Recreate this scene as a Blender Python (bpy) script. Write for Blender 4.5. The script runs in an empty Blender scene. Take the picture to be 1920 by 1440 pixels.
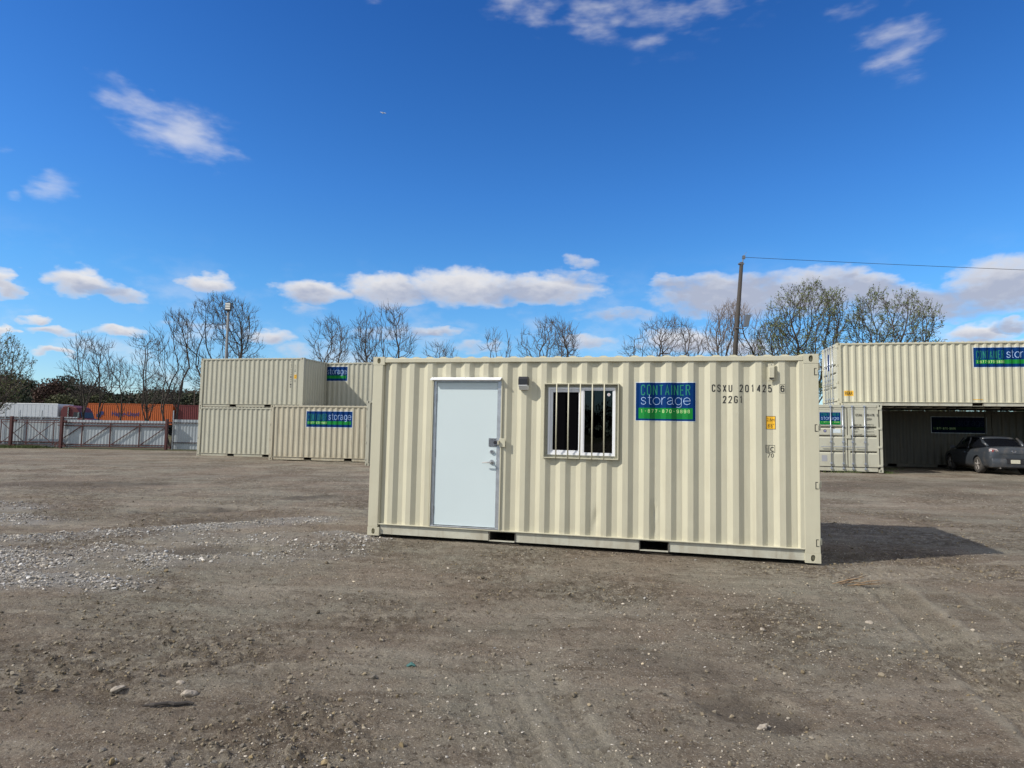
import bpy, bmesh, math, random
import numpy as np
from mathutils import Vector, Matrix
R = math.radians
SC = bpy.context.scene
COL = SC.collection

# ------------------------------------------------------------------ camera
F_PX, PITCH, ROLL, CAM_H = 1214.5, 0.0714, 0.0156, 1.5417
cd = bpy.data.cameras.new('camera'); cam = bpy.data.objects.new('camera', cd); COL.objects.link(cam)
cd.sensor_width = 36.0; cd.lens = F_PX / 1920 * 36; cd.clip_start = 0.05; cd.clip_end = 20000
cr, sr = math.cos(ROLL), math.sin(ROLL)
right0, up0, fwd = Vector((1, 0, 0)), Vector((0, -math.sin(PITCH), math.cos(PITCH))), Vector((0, math.cos(PITCH), math.sin(PITCH)))
cx, cy = cr * right0 + sr * up0, -sr * right0 + cr * up0
m = Matrix((cx, cy, -fwd)).transposed().to_4x4(); m.translation = (0, 0, CAM_H)
cam.matrix_world = m
SC.camera = cam

# ------------------------------------------------------------------ sun, sky, exposure
SUN_EL, SUN_AZ = R(39.3), R(198.8)          # azimuth: direction of the sun measured from +X
sd = Vector((math.cos(SUN_AZ) * math.cos(SUN_EL), math.sin(SUN_AZ) * math.cos(SUN_EL), math.sin(SUN_EL)))
sl = bpy.data.lights.new('sun', 'SUN'); sl.energy = 3.2; sl.angle = R(0.53); sl.color = (1.0, 0.94, 0.84)
so = bpy.data.objects.new('sun', sl); COL.objects.link(so)
so.rotation_euler = sd.to_track_quat('Z', 'Y').to_euler()
SC.view_settings.view_transform = 'Standard'; SC.view_settings.look = 'None'
SC.view_settings.exposure = 0.5; SC.view_settings.gamma = 1.0
SC.cycles.max_bounces = 8; SC.cycles.use_denoising = True

# cloud banks: azimuth, elevation, half width, half height, tilt (degrees), density, greyness, thin?
CLOUDS = [(-30.68,22.96,3.38,1.0,-13.8,0.75,0,1),(-27.83,22.27,3.79,1.19,-11.7,0.9,0,1),(-25.85,21.69,2.29,0.98,-18.7,0.7,0,1),(-32.74,24.45,0.98,0.76,-17.5,0.3,0,1),(-36.12,16.69,1.79,0.69,28.0,0.55,0,1),(-38.53,15.68,0.98,0.32,12.6,0.5,0,1),(-39.01,18.54,0.86,0.24,14.6,0.35,0,1),(0.69,34.23,3.68,0.91,-6.3,0.55,0,1),(7.32,33.74,4.8,1.19,-3.9,0.55,0,1),(12.1,33.24,4.19,1.75,-20.8,0.5,0,1),(17.19,33.39,5.73,1.36,-8.8,0.4,0,1),(31.36,28.52,3.04,1.39,-32.8,0.6,0,1),(28.46,31.21,3.51,0.95,-21.7,0.3,0,1),(-13.15,33.79,1.9,0.48,6.4,0.3,0,1),
(-38.48,9.68,0.9,1.1,8.5,0.95,0.1,0),(-34.15,10.39,2.28,1.09,-1.7,1,0.1,0),(-31.92,9.81,2.65,0.48,-2.4,0.7,0.3,0),(-25.55,11.33,2.06,0.84,0.6,0.95,0.1,0),(-17.26,11.36,3.18,0.98,-2.1,1,0.2,0),(-17.86,10.12,1.75,0.89,4.0,0.35,0.6,0),(-10.98,11.91,3.96,1.36,-2.2,1,0.15,0),(-4.43,12.42,6.21,1.65,1.1,1,0.15,0),(2.73,12.32,5.21,1.38,-0.2,1,0.25,0),(6.28,14.69,1.66,0.54,-10.4,0.5,0.3,0),(6.05,13.46,2.83,0.82,-8.5,0.4,0.5,0),(18.33,11.52,6.21,1.84,-3.4,1,0.6,0),(14.38,12.8,2.44,0.71,-2.5,0.7,0.4,0),(24.94,11.54,5.97,1.77,-1.6,1,0.55,0),(28.75,11.64,2.87,1.14,-5.5,1,0.15,0),(31.58,10.18,5.29,1.34,-11.2,0.95,0.8,0),(37.45,10.72,3.72,2.05,2.6,1,0.45,0),(9.35,10.21,4.12,0.64,-1.1,0.5,0.8,0),(-36.6,7.46,1.13,0.42,6.5,0.85,0.1,0),(-35.71,6.6,1.93,0.38,2.0,0.8,0.2,0),(-31.43,7.02,2.13,0.44,1.7,0.9,0.1,0),(-35.48,5.2,1.28,0.35,4.7,0.85,0.1,0),(-38.43,6.28,0.47,0.52,6.0,0.95,0,0),(-20.73,7.39,2.02,0.79,-1.7,0.85,0.2,0),(-6.94,8.63,2.35,0.42,1.7,0.7,0.4,0),(-10.41,8.26,4.19,0.65,2.1,0.4,0.5,0),(6.8,7.91,2.79,0.65,-0.2,0.7,0.4,0),(-2.9,7.33,2.85,0.66,1.1,0.5,0.5,0),(14.81,7.83,3.92,1.18,-1.4,0.85,0.2,0),(20.0,7.03,2.48,0.8,-1.7,0.7,0.3,0),(35.81,7.48,2.28,0.77,1.7,0.95,0.15,0),(37.96,7.8,1.46,0.52,-5.0,0.8,0.6,0),(37.01,6.45,2.92,0.6,-3.9,0.9,0.3,0),(-18.37,6.51,2.6,0.63,2.9,0.4,0.4,0),(-25.78,7.97,3.17,0.42,4.6,0.4,0.4,0),
(48,10,5,1.8,0,1,.3,0),(-46,10.5,4,1.2,0,1,.2,0),(-52,7,5,.8,0,.9,.2,0),(58,8,6,1.6,3,1,.4,0)]

class NT:
    """small node-graph writer"""
    def __init__(s, tree): s.t = tree; s.n = tree.nodes; s.l = tree.links; s.n.clear()
    def new(s, typ, **kw):
        nd = s.n.new(typ)
        for k, v in kw.items(): setattr(nd, k, v)
        return nd
    def set(s, sock, v):
        if hasattr(v, 'bl_idname') or isinstance(v, bpy.types.NodeSocket): s.l.new(v, sock)
        else: sock.default_value = v
    def math(s, op, a, b=0.0, c=None, clamp=False):
        nd = s.new('ShaderNodeMath', operation=op, use_clamp=clamp)
        s.set(nd.inputs[0], a); s.set(nd.inputs[1], b)
        if c is not None: s.set(nd.inputs[2], c)
        return nd.outputs[0]
    def noise(s, vec, scale, detail=4, rough=.55, out='Fac', dist=0):
        nd = s.new('ShaderNodeTexNoise'); s.set(nd.inputs['Vector'], vec)
        nd.inputs['Scale'].default_value = scale; nd.inputs['Detail'].default_value = detail; nd.inputs['Roughness'].default_value = rough
        nd.inputs['Distortion'].default_value = dist
        return nd.outputs[out]
    def ramp(s, fac, lo, hi, a=0.0, b=1.0, smooth=True):
        nd = s.new('ShaderNodeMapRange', interpolation_type='SMOOTHSTEP' if smooth else 'LINEAR')
        s.set(nd.inputs[0], fac); nd.inputs[1].default_value = lo; nd.inputs[2].default_value = hi
        s.set(nd.inputs[3], a); s.set(nd.inputs[4], b)
        return nd.outputs[0]
    def mix(s, fac, a, b, mode='MIX'):
        nd = s.new('ShaderNodeMix', data_type='RGBA', blend_type=mode)
        s.set(nd.inputs[0], fac)
        s.set(nd.inputs[6], a if not isinstance(a, tuple) else (*a[:3], 1)); s.set(nd.inputs[7], b if not isinstance(b, tuple) else (*b[:3], 1))
        return nd.outputs[2]
    def vmath(s, op, a, b=None):
        nd = s.new('ShaderNodeVectorMath', operation=op); s.set(nd.inputs[0], a)
        if b is not None: s.set(nd.inputs[1], b)
        return nd.outputs[0]

world = bpy.data.worlds.new('World'); SC.world = world; world.use_nodes = True
w = NT(world.node_tree)
sky = w.new('ShaderNodeTexSky', sky_type='NISHITA', sun_disc=False)
sky.sun_elevation = SUN_EL; sky.sun_rotation = math.pi / 2 - SUN_AZ; sky.altitude = 200; sky.air_density = 1.0; sky.dust_density = 0.35; sky.ozone_density = 3.0
tc = w.new('ShaderNodeTexCoord').outputs['Generated']
sep = w.new('ShaderNodeSeparateXYZ'); w.set(sep.inputs[0], tc)
az = w.math('MULTIPLY', w.math('ARCTAN2', sep.outputs[0], sep.outputs[1]), 180 / math.pi)
el = w.math('MULTIPLY', w.math('ARCSINE', sep.outputs[2]), 180 / math.pi)
pv = w.new('ShaderNodeCombineXYZ'); w.set(pv.inputs[0], az); w.set(pv.inputs[1], w.math('MULTIPLY', el, 1.9))
n1 = w.noise(pv.outputs[0], .5, 4, .5, 'Color'); n1s = w.new('ShaderNodeSeparateXYZ'); w.set(n1s.inputs[0], n1)
azw = w.math('ADD', az, w.math('MULTIPLY', w.math('SUBTRACT', n1s.outputs[0], .5), 3.4))
elw = w.math('ADD', el, w.math('MULTIPLY', w.math('SUBTRACT', n1s.outputs[1], .5), 1.7))
def blob(b):
    a0, e0, hw, hh, rot, den, grey, thin = b
    if thin: hw, hh = hw*.86, hh*1.45
    c, s_ = math.cos(R(rot)), math.sin(R(rot))
    da, de = w.math('SUBTRACT', azw, a0), w.math('SUBTRACT', elw, e0)
    u = w.math('MULTIPLY_ADD', da, c / hw / 1.17, w.math('MULTIPLY', de, s_ / hw / 1.17))
    v = w.math('MULTIPLY_ADD', da, -s_ / hh / 1.2, w.math('MULTIPLY', de, c / hh / 1.2))
    d2 = w.math('MULTIPLY_ADD', u, u, w.math('MULTIPLY', v, v))
    if thin: return w.math('MULTIPLY', w.math('POWER', 2.718, w.math('MULTIPLY', d2, -1.15)), den), v, grey
    return w.math('MULTIPLY', w.math('SUBTRACT', 1, d2, clamp=True), den), v, grey
dens_thin = dens = None; greysum = None; vsum = None
for b in CLOUDS:
    mk, v, g = blob(b)
    if b[7]:
        dens_thin = mk if dens_thin is None else w.math('MAXIMUM', dens_thin, mk)
    else:
        dens = mk if dens is None else w.math('MAXIMUM', dens, mk)
        # bottoms of the clouds see less sun: v runs from -1 (base) to 1 (top)
        t = w.math('MULTIPLY', mk, w.math('MULTIPLY_ADD', v, -.55, g + .25))
        vsum = t if vsum is None else w.math('ADD', vsum, t)
fine = w.noise(pv.outputs[0], .9, 7, .52)
streak_v = w.new('ShaderNodeMapping'); w.set(streak_v.inputs[0], pv.outputs[0]); streak_v.inputs['Rotation'].default_value = (0, 0, R(25)); streak_v.inputs['Scale'].default_value = (.45, .9, 1)
fine2 = w.noise(streak_v.outputs[0], .6, 6, .5)
D1 = w.ramp(w.math('ADD', dens, w.math('MULTIPLY', w.math('SUBTRACT', fine, .5), .8)), -.02, .9)
D1 = w.math('MULTIPLY', D1, w.ramp(dens, 0.0, .3))
veil = w.math('MULTIPLY', w.math('MULTIPLY', w.ramp(el, 16, 5), w.ramp(el, 0, 4)), w.ramp(w.noise(pv.outputs[0], .16, 5, .55), .47, .72, 0, .5))
D1 = w.math('MAXIMUM', D1, veil)
soft = w.noise(pv.outputs[0], .32, 3, .5)
nz2 = w.math('ADD', w.math('MULTIPLY', w.math('SUBTRACT', fine2, .5), 1.25), w.math('MULTIPLY', w.math('SUBTRACT', soft, .5), .9))
D2 = w.math('MULTIPLY', w.ramp(w.math('ADD', dens_thin, w.math('MULTIPLY', nz2, w.ramp(dens_thin, 0, .3))), .14, 1.2), .62)
grey = w.math('ADD', w.ramp(vsum, -.05, .75), w.math('MULTIPLY', w.math('SUBTRACT', fine, .5), .8), clamp=True)
cloudcol = w.mix(grey, (1.0, 0.99, 1.0), (0.50, 0.56, 0.72))
hs = w.new('ShaderNodeHueSaturation'); w.set(hs.inputs['Color'], sky.outputs[0]); hs.inputs['Saturation'].default_value = 1.22; hs.inputs['Hue'].default_value = 0.502
# whitish band low over the horizon
cr_ = w.new('ShaderNodeValToRGB'); w.set(cr_.inputs[0], w.math('DIVIDE', el, 40.0, clamp=True))
cre = cr_.color_ramp; cre.elements[0].position = .1; cre.elements[0].color = (.66, .84, 1.0, 1); cre.elements[1].position = .85; cre.elements[1].color = (.36, .66, .98, 1)
e_ = cre.elements.new(.3); e_.color = (.58, .92, 1.1, 1); e_ = cre.elements.new(.5); e_.color = (.50, .84, 1.12, 1)
skyc = w.mix(1.0, w.mix(1.0, hs.outputs[0], cr_.outputs[0], 'MULTIPLY'), (0.108, 0.108, 0.108), 'MULTIPLY')
CL = 0.60
cc = w.mix(1.0, cloudcol, (CL, CL, CL), 'MULTIPLY')
# unseen broken cloud added overhead and behind the camera for neutral fill light
nz = w.noise(tc, 2.6, 6, .6)
cover = w.math('MAXIMUM', w.ramp(el, 38, 56), w.math('MULTIPLY', w.ramp(w.math('ABSOLUTE', az), 56, 85), w.ramp(el, 2, 8)))
D3 = w.math('MULTIPLY', w.ramp(nz, .34, .60), cover)
c1 = w.mix(w.math('MAXIMUM', D1, D2), skyc, cc)
c1 = w.mix(D3, c1, (0.66, 0.64, 0.60))
bg = w.new('ShaderNodeBackground'); w.set(bg.inputs[0], c1); bg.inputs[1].default_value = 1.0
wo = w.new('ShaderNodeOutputWorld'); w.l.new(bg.outputs[0], wo.inputs[0])

# ------------------------------------------------------------------ materials
def mat(name, col, rough=.6, metal=0, vary=.06, vscale=3.0, bump=0.0, bscale=60, dirt=None, dirt_amt=0, spec=.5, attr=None, emis=None, streak=False):
    mt = bpy.data.materials.new(name); mt.use_nodes = True; t = NT(mt.node_tree)
    p = t.new('ShaderNodeBsdfPrincipled'); o = t.new('ShaderNodeOutputMaterial'); t.l.new(p.outputs[0], o.inputs[0])
    co = t.new('ShaderNodeTexCoord').outputs['Object']
    base = (*col, 1)
    if attr:
        at = t.new('ShaderNodeAttribute', attribute_name=attr); base = at.outputs['Color']
    n = t.noise(co, vscale, 5, .6)
    f = t.ramp(n, .25, .75, 1 - vary, 1 + vary, smooth=False)
    cmb = t.new('ShaderNodeCombineXYZ')
    for i in range(3): t.set(cmb.inputs[i], f)
    c = t.mix(1.0, base if attr else tuple(col), cmb.outputs[0], 'MULTIPLY')
    if dirt:
        mp = t.new('ShaderNodeMapping'); t.set(mp.inputs[0], co); mp.inputs['Scale'].default_value = (9, 9, .7) if streak else (2, 2, 2)
        dn = t.ramp(t.noise(mp.outputs[0], 1.2, 6, .65), .48, .75, 0, dirt_amt)
        c = t.mix(dn, c, tuple(dirt))
        sp = t.new('ShaderNodeSeparateXYZ'); t.set(sp.inputs[0], co)
        low = t.ramp(sp.outputs[2], .02, .55, dirt_amt * .9, 0)
        c = t.mix(t.math('MULTIPLY', low, t.ramp(t.noise(co, 5, 5, .7), .35, .65)), c, tuple(dirt))
    if streak: c = t.mix(t.math('MULTIPLY', t.ramp(t.noise(co, 13, 8, .8), .69, .74, 0, .55), t.ramp(t.noise(co, 1.1, 3, .6), .5, .62)), c, (.16, .075, .03))
    t.set(p.inputs['Base Color'], c); p.inputs['Roughness'].default_value = rough; p.inputs['Metallic'].default_value = metal
    p.inputs['Specular IOR Level'].default_value = spec
    if bump:
        b = t.new('ShaderNodeBump'); b.inputs['Strength'].default_value = 1; b.inputs['Distance'].default_value = bump
        t.set(b.inputs['Height'], t.noise(co, bscale, 4, .6)); t.l.new(b.outputs[0], p.inputs['Normal'])
    if emis: p.inputs['Emission Color'].default_value = (*emis[:3], 1); p.inputs['Emission Strength'].default_value = emis[3]
    return mt
DIRT = (.26, .21, .14)
M = {}
M['cream'] = mat('cream_paint', (.545, .525, .405), .42, vary=.045, vscale=1.5, bump=.004, bscale=2.2, dirt=DIRT, dirt_amt=.17, streak=True)
M['cream_old'] = mat('cream_paint_old', (.415, .41, .335), .5, vary=.05, vscale=1.5, bump=.001, bscale=8, dirt=DIRT, dirt_amt=.3, streak=True)
M['cream_dusty'] = mat('cream_paint_dusty', (.43, .40, .31), .55, vary=.07, vscale=1.2, bump=.001, bscale=8, dirt=DIRT, dirt_amt=.6, streak=True)
M['cream_shaded'] = mat('cream_paint_shade_baked', (.115, .11, .088), .6, vary=.08, vscale=1.5, dirt=DIRT, dirt_amt=.3, streak=True)  # shelter back wall: deep shade is darkened into the paint colour
M['cream_grey'] = mat('grey_cream_door_paint', (.47, .465, .38), .45, vary=.04, vscale=2, dirt=DIRT, dirt_amt=.18)
M['rail'] = mat('bottom_rail_paint', (.52, .52, .44), .5, vary=.09, vscale=2.5, bump=.001, bscale=20, dirt=DIRT, dirt_amt=.4, streak=True)
M['dark_in'] = mat('dark_interior', (.012, .011, .010), .9, spec=0)
M['under'] = mat('underfloor_steel', (.05, .04, .035), .8)
M['rubber'] = mat('black_rubber', (.015, .015, .015), .7)
M['galv'] = mat('galvanised_steel', (.52, .54, .57), .38, .75, vary=.22, vscale=9, bump=.002, bscale=14)
M['steel'] = mat('brushed_steel', (.55, .55, .55), .3, .9, vary=.1)
M['dsteel'] = mat('dark_steel', (.22, .23, .25), .4, .8, vary=.2, vscale=20)
M['door_white'] = mat('door_white_paint', (.59, .685, .715), .38, vary=.025, vscale=1.0)
M['vinyl'] = mat('white_vinyl', (.8, .82, .86), .35, vary=.03)
M['black_plastic'] = mat('black_plastic', (.022, .022, .026), .35)
M['bar'] = mat('zinc_bar', (.42, .46, .53), .35, .6, vary=.15, vscale=6)
M['lens'] = mat('frosted_lens', (.75, .77, .8), .25)
M['blue'] = mat('decal_blue', (.001, .030, .14), .65, vary=.05, spec=.08)
M['blue_white'] = mat('decal_edge_white', (.6, .68, .72), .4)
M['dgreen'] = mat('decal_dark_green', (.008, .13, .09), .4)
M['green'] = mat('decal_green', (.008, .2, .035), .5, vary=.08, spec=.15)
M['green_faint'] = mat('decal_faint_green', (.01, .17, .06), .4)
M['wtext'] = mat('decal_white_text', (.36, .52, .78), .5, spec=.15)
M['ytext'] = mat('decal_pale_text', (.55, .75, .35), .4)
M['black'] = mat('black_lettering', (.02, .02, .02), .5)
M['yellow'] = mat('yellow_label', (.75, .42, .02), .4)
M['wood'] = mat('weathered_wood', (.09, .065, .05), .85, vary=.3, vscale=8, bump=.004, bscale=30)
M['bark'] = mat('bark', (.055, .045, .038), .9, vary=.3, vscale=4)
M['bark_grey'] = mat('bark_grey', (.10, .088, .078), .9, vary=.25, vscale=4)
M['twig'] = mat('twig_bark', (.075, .06, .052), .9, vary=.2)
M['twig_tan'] = mat('twig_bark_tan', (.13, .10, .08), .9, vary=.2)
M['pole_grey'] = mat('dull_grey_pole', (.16, .17, .18), .7)
M['pole_wood'] = mat('dark_pole_timber', (.05, .043, .038), .85, vary=.3, vscale=8)
M['leaf'] = mat('budding_leaf', (.12, .155, .045), .7, vary=.35, vscale=1.5)
M['red_steel'] = mat('oxide_red_steel', (.075, .022, .02), .6, vary=.25, vscale=3)
M['rail_dark'] = mat('dark_rail', (.06, .045, .05), .6, vary=.2)
M['sheet'] = mat('galvalume_sheet', (.34, .38, .41), .5, .2, vary=.12, vscale=1.2)
M['orange'] = mat('orange_paint', (.40, .085, .012), .5, vary=.12, vscale=1.5, dirt=(.2, .08, .04), dirt_amt=.3, streak=True)
M['darkred'] = mat('dark_red_paint', (.12, .018, .018), .5, vary=.15, vscale=2)
M['navy'] = mat('navy_lettering', (.01, .02, .12), .5)
M['maroon'] = mat('maroon_paint', (.085, .008, .012), .55, vary=.1)
M['trailer'] = mat('white_trailer_paint', (.52, .55, .6), .4, vary=.06)
M['lamp_face'] = mat('lamp_face', (.8, .8, .75), .2)
M['tyre'] = mat('dusty_tyre', (.05, .046, .042), .85, vary=.3, vscale=12)
M['rim'] = mat('dusty_alloy', (.33, .31, .29), .5, .4, vary=.2, vscale=9)
M['car'] = mat('grey_car_paint', (.046, .054, .066), .3, .2, vary=.1, vscale=3, dirt=(.2, .17, .14), dirt_amt=.45)
M['tail'] = mat('clear_tail_lamp', (.42, .35, .36), .15, vary=.2, vscale=14)
M['plate'] = mat('licence_plate', (.55, .53, .42), .4, vary=.15, vscale=12)
M['chrome'] = mat('chrome', (.8, .8, .82), .12, 1)
M['plane'] = mat('white_aircraft_paint', (.85, .88, .92), .3)
M['dryleaf'] = mat('dry_palm_brown', (.24, .16, .09), .8, vary=.3, vscale=20)
M['teal'] = mat('teal_plastic', (.05, .15, .14), .6)
M['grass'] = mat('grass_blades', (.075, .10, .03), .8, vary=.4, vscale=5)
M['stone'] = mat('loose_stone', (.3, .3, .3), .85, vary=.15, vscale=25, attr='tint')
M['forest'] = mat('forest_foliage', (.05, .06, .03), .9, vary=.3, vscale=.3, attr='tint')

def glass(name, tint=(.02, .022, .025), alpha=.25):
    mt = bpy.data.materials.new(name); mt.use_nodes = True; t = NT(mt.node_tree)
    o = t.new('ShaderNodeOutputMaterial'); tr = t.new('ShaderNodeBsdfTransparent'); tr.inputs[0].default_value = (.35, .37, .38, 1)
    gl = t.new('ShaderNodeBsdfGlossy'); gl.inputs['Roughness'].default_value = .01; gl.inputs[0].default_value = (.7, .75, .76, 1)
    fr = t.new('ShaderNodeFresnel'); fr.inputs[0].default_value = 1.42
    co = t.new('ShaderNodeTexCoord').outputs['Object']
    b = t.new('ShaderNodeBump'); b.inputs['Strength'].default_value = 1; b.inputs['Distance'].default_value = .0025; t.set(b.inputs['Height'], t.noise(co, 2.2, 2, .5)); t.l.new(b.outputs[0], gl.inputs['Normal'])
    mx = t.new('ShaderNodeMixShader'); t.l.new(fr.outputs[0], mx.inputs[0]); t.l.new(tr.outputs[0], mx.inputs[1]); t.l.new(gl.outputs[0], mx.inputs[2]); t.l.new(mx.outputs[0], o.inputs[0])
    return mt
M['glass'] = glass('window_glass')
M['car_glass'] = mat('tinted_car_glass', (.006, .007, .01), .06)

# ------------------------------------------------------------------ mesh helpers
def tag(o, label=None, cat=None, group=None, kind=None):
    if label: o['label'] = label
    if cat: o['category'] = cat
    if group: o['group'] = group
    if kind: o['kind'] = kind
    return o
def empty(name, loc, rot=(0, 0, 0)):
    o = bpy.data.objects.new(name, None); COL.objects.link(o); o.location = loc; o.rotation_euler = rot; o.empty_display_size = .3
    return o
class MB:
    def __init__(s): s.v = []; s.f = []
    def add(s, vs, fs):
        k = len(s.v); s.v += [tuple(p) for p in vs]; s.f += [tuple(i + k for i in f) for f in fs]; return s
    def box(s, x0, x1, y0, y1, z0, z1):
        return s.add([(x0,y0,z0),(x1,y0,z0),(x1,y1,z0),(x0,y1,z0),(x0,y0,z1),(x1,y0,z1),(x1,y1,z1),(x0,y1,z1)],
              [(0,3,2,1),(4,5,6,7),(0,1,5,4),(1,2,6,5),(2,3,7,6),(3,0,4,7)])
    def tube(s, pts, rad, n=8, cap=True, phase=0):
        pts = [Vector(p) for p in pts]; rs = rad if isinstance(rad, (list, tuple)) else [rad] * len(pts)
        k = len(s.v)
        d0 = (pts[1] - pts[0]).normalized(); ref = Vector((0, 0, 1)) if abs(d0.z) < .9 else Vector((1, 0, 0))
        for i, p in enumerate(pts):
            d = (pts[min(i + 1, len(pts) - 1)] - pts[max(i - 1, 0)]).normalized()
            a = d.cross(ref).normalized(); b = a.cross(d)
            for j in range(n):
                t = phase + 2 * math.pi * j / n
                s.v.append(tuple(p + rs[i] * (math.cos(t) * a + math.sin(t) * b)))
        for i in range(len(pts) - 1):
            for j in range(n):
                j2 = (j + 1) % n
                s.f.append((k + i*n + j, k + i*n + j2, k + (i+1)*n + j2, k + (i+1)*n + j))
        if cap:
            s.f.append(tuple(k + j for j in range(n))[::-1]); s.f.append(tuple(k + (len(pts)-1)*n + j for j in range(n)))
        return s
    def prism(s, poly, fn, a, b):
        """poly: 2-D outline; fn(u,v,w) -> 3-D point; extruded from w=a to w=b"""
        n = len(poly); k = len(s.v)
        for w_ in (a, b):
            for u, v in poly: s.v.append(tuple(fn(u, v, w_)))
        s.f.append(tuple(range(k, k+n))[::-1]); s.f.append(tuple(range(k+n, k+2*n)))
        for i in range(n):
            j = (i+1) % n; s.f.append((k+i, k+j, k+n+j, k+n+i))
        return s
    def build(s, name, m_, parent=None, smooth=False, bevel=0, fix=True):
        me = bpy.data.meshes.new(name); me.from_pydata(s.v, [], s.f)
        bm = bmesh.new(); bm.from_mesh(me)
        if fix: bmesh.ops.recalc_face_normals(bm, faces=bm.faces)
        if bevel:
            bmesh.ops.bevel(bm, geom=[e for e in bm.edges if len(e.link_faces) == 2 and e.calc_face_angle(0) > .5], offset=bevel, segments=2, affect='EDGES', profile=.5)
        bm.to_mesh(me); bm.free()
        me.materials.append(m_)
        if smooth:
            for p in me.polygons: p.use_smooth = True
        o = bpy.data.objects.new(name, me); COL.objects.link(o)
        if parent: o.parent = parent
        return o
def np_mesh(name, V, Fq, m_, parent=None, attrs=None, smooth=False):
    """fast mesh from numpy arrays; Fq is (n,3) or (n,4)"""
    me = bpy.data.meshes.new(name); n = len(Fq); k = Fq.shape[1]
    me.vertices.add(len(V)); me.vertices.foreach_set('co', np.asarray(V, np.float32).ravel())
    me.loops.add(n * k); me.loops.foreach_set('vertex_index', np.asarray(Fq, np.int32).ravel())
    me.polygons.add(n); me.polygons.foreach_set('loop_start', np.arange(0, n * k, k, dtype=np.int32))
    try: me.polygons.foreach_set('loop_total', np.full(n, k, np.int32))
    except Exception: pass
    me.polygons.foreach_set('use_smooth', np.full(n, smooth))
    for an, (typ, data) in (attrs or {}).items():
        a = me.attributes.new(an, typ, 'POINT')
        a.data.foreach_set('color' if typ == 'FLOAT_COLOR' else 'value', np.asarray(data, np.float32).ravel())
    me.update(calc_edges=True); me.validate()
    me.materials.append(m_)
    o = bpy.data.objects.new(name, me); COL.objects.link(o)
    if parent: o.parent = parent
    return o

# flat lettering -> list of 2-D triangles
_txt = {}
def glyphs(text, thin=0.0):
    key = (text, thin)
    if key in _txt: return _txt[key]
    cu = bpy.data.curves.new('t', 'FONT'); cu.body = text; cu.offset = thin; cu.resolution_u = 3
    o = bpy.data.objects.new('t', cu); COL.objects.link(o)
    dg = bpy.context.evaluated_depsgraph_get(); dg.update()
    me = bpy.data.meshes.new_from_object(o.evaluated_get(dg))
    vs = [(v.co.x, v.co.y) for v in me.vertices]; fs = [tuple(p.vertices) for p in me.polygons]
    bpy.data.objects.remove(o); bpy.data.curves.remove(cu); bpy.data.meshes.remove(me)
    _txt[key] = (vs, fs); return vs, fs
def _arc(cx, cy, rx, ry, n=26): return [(cx + rx*math.cos(2*math.pi*k/n), cy + ry*math.sin(2*math.pi*k/n)) for k in range(n+1)]
_C = [(1,.74),(.95,.9),(.8,.98),(.6,1),(.4,1),(.2,.98),(.05,.9),(0,.76),(0,.24),(.05,.1),(.2,.02),(.4,0),(.6,0),(.8,.02),(.95,.1),(1,.26)]
_O = _C[:] ; _O = [(1,.5)] + _O + [(1,.5)]
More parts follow.
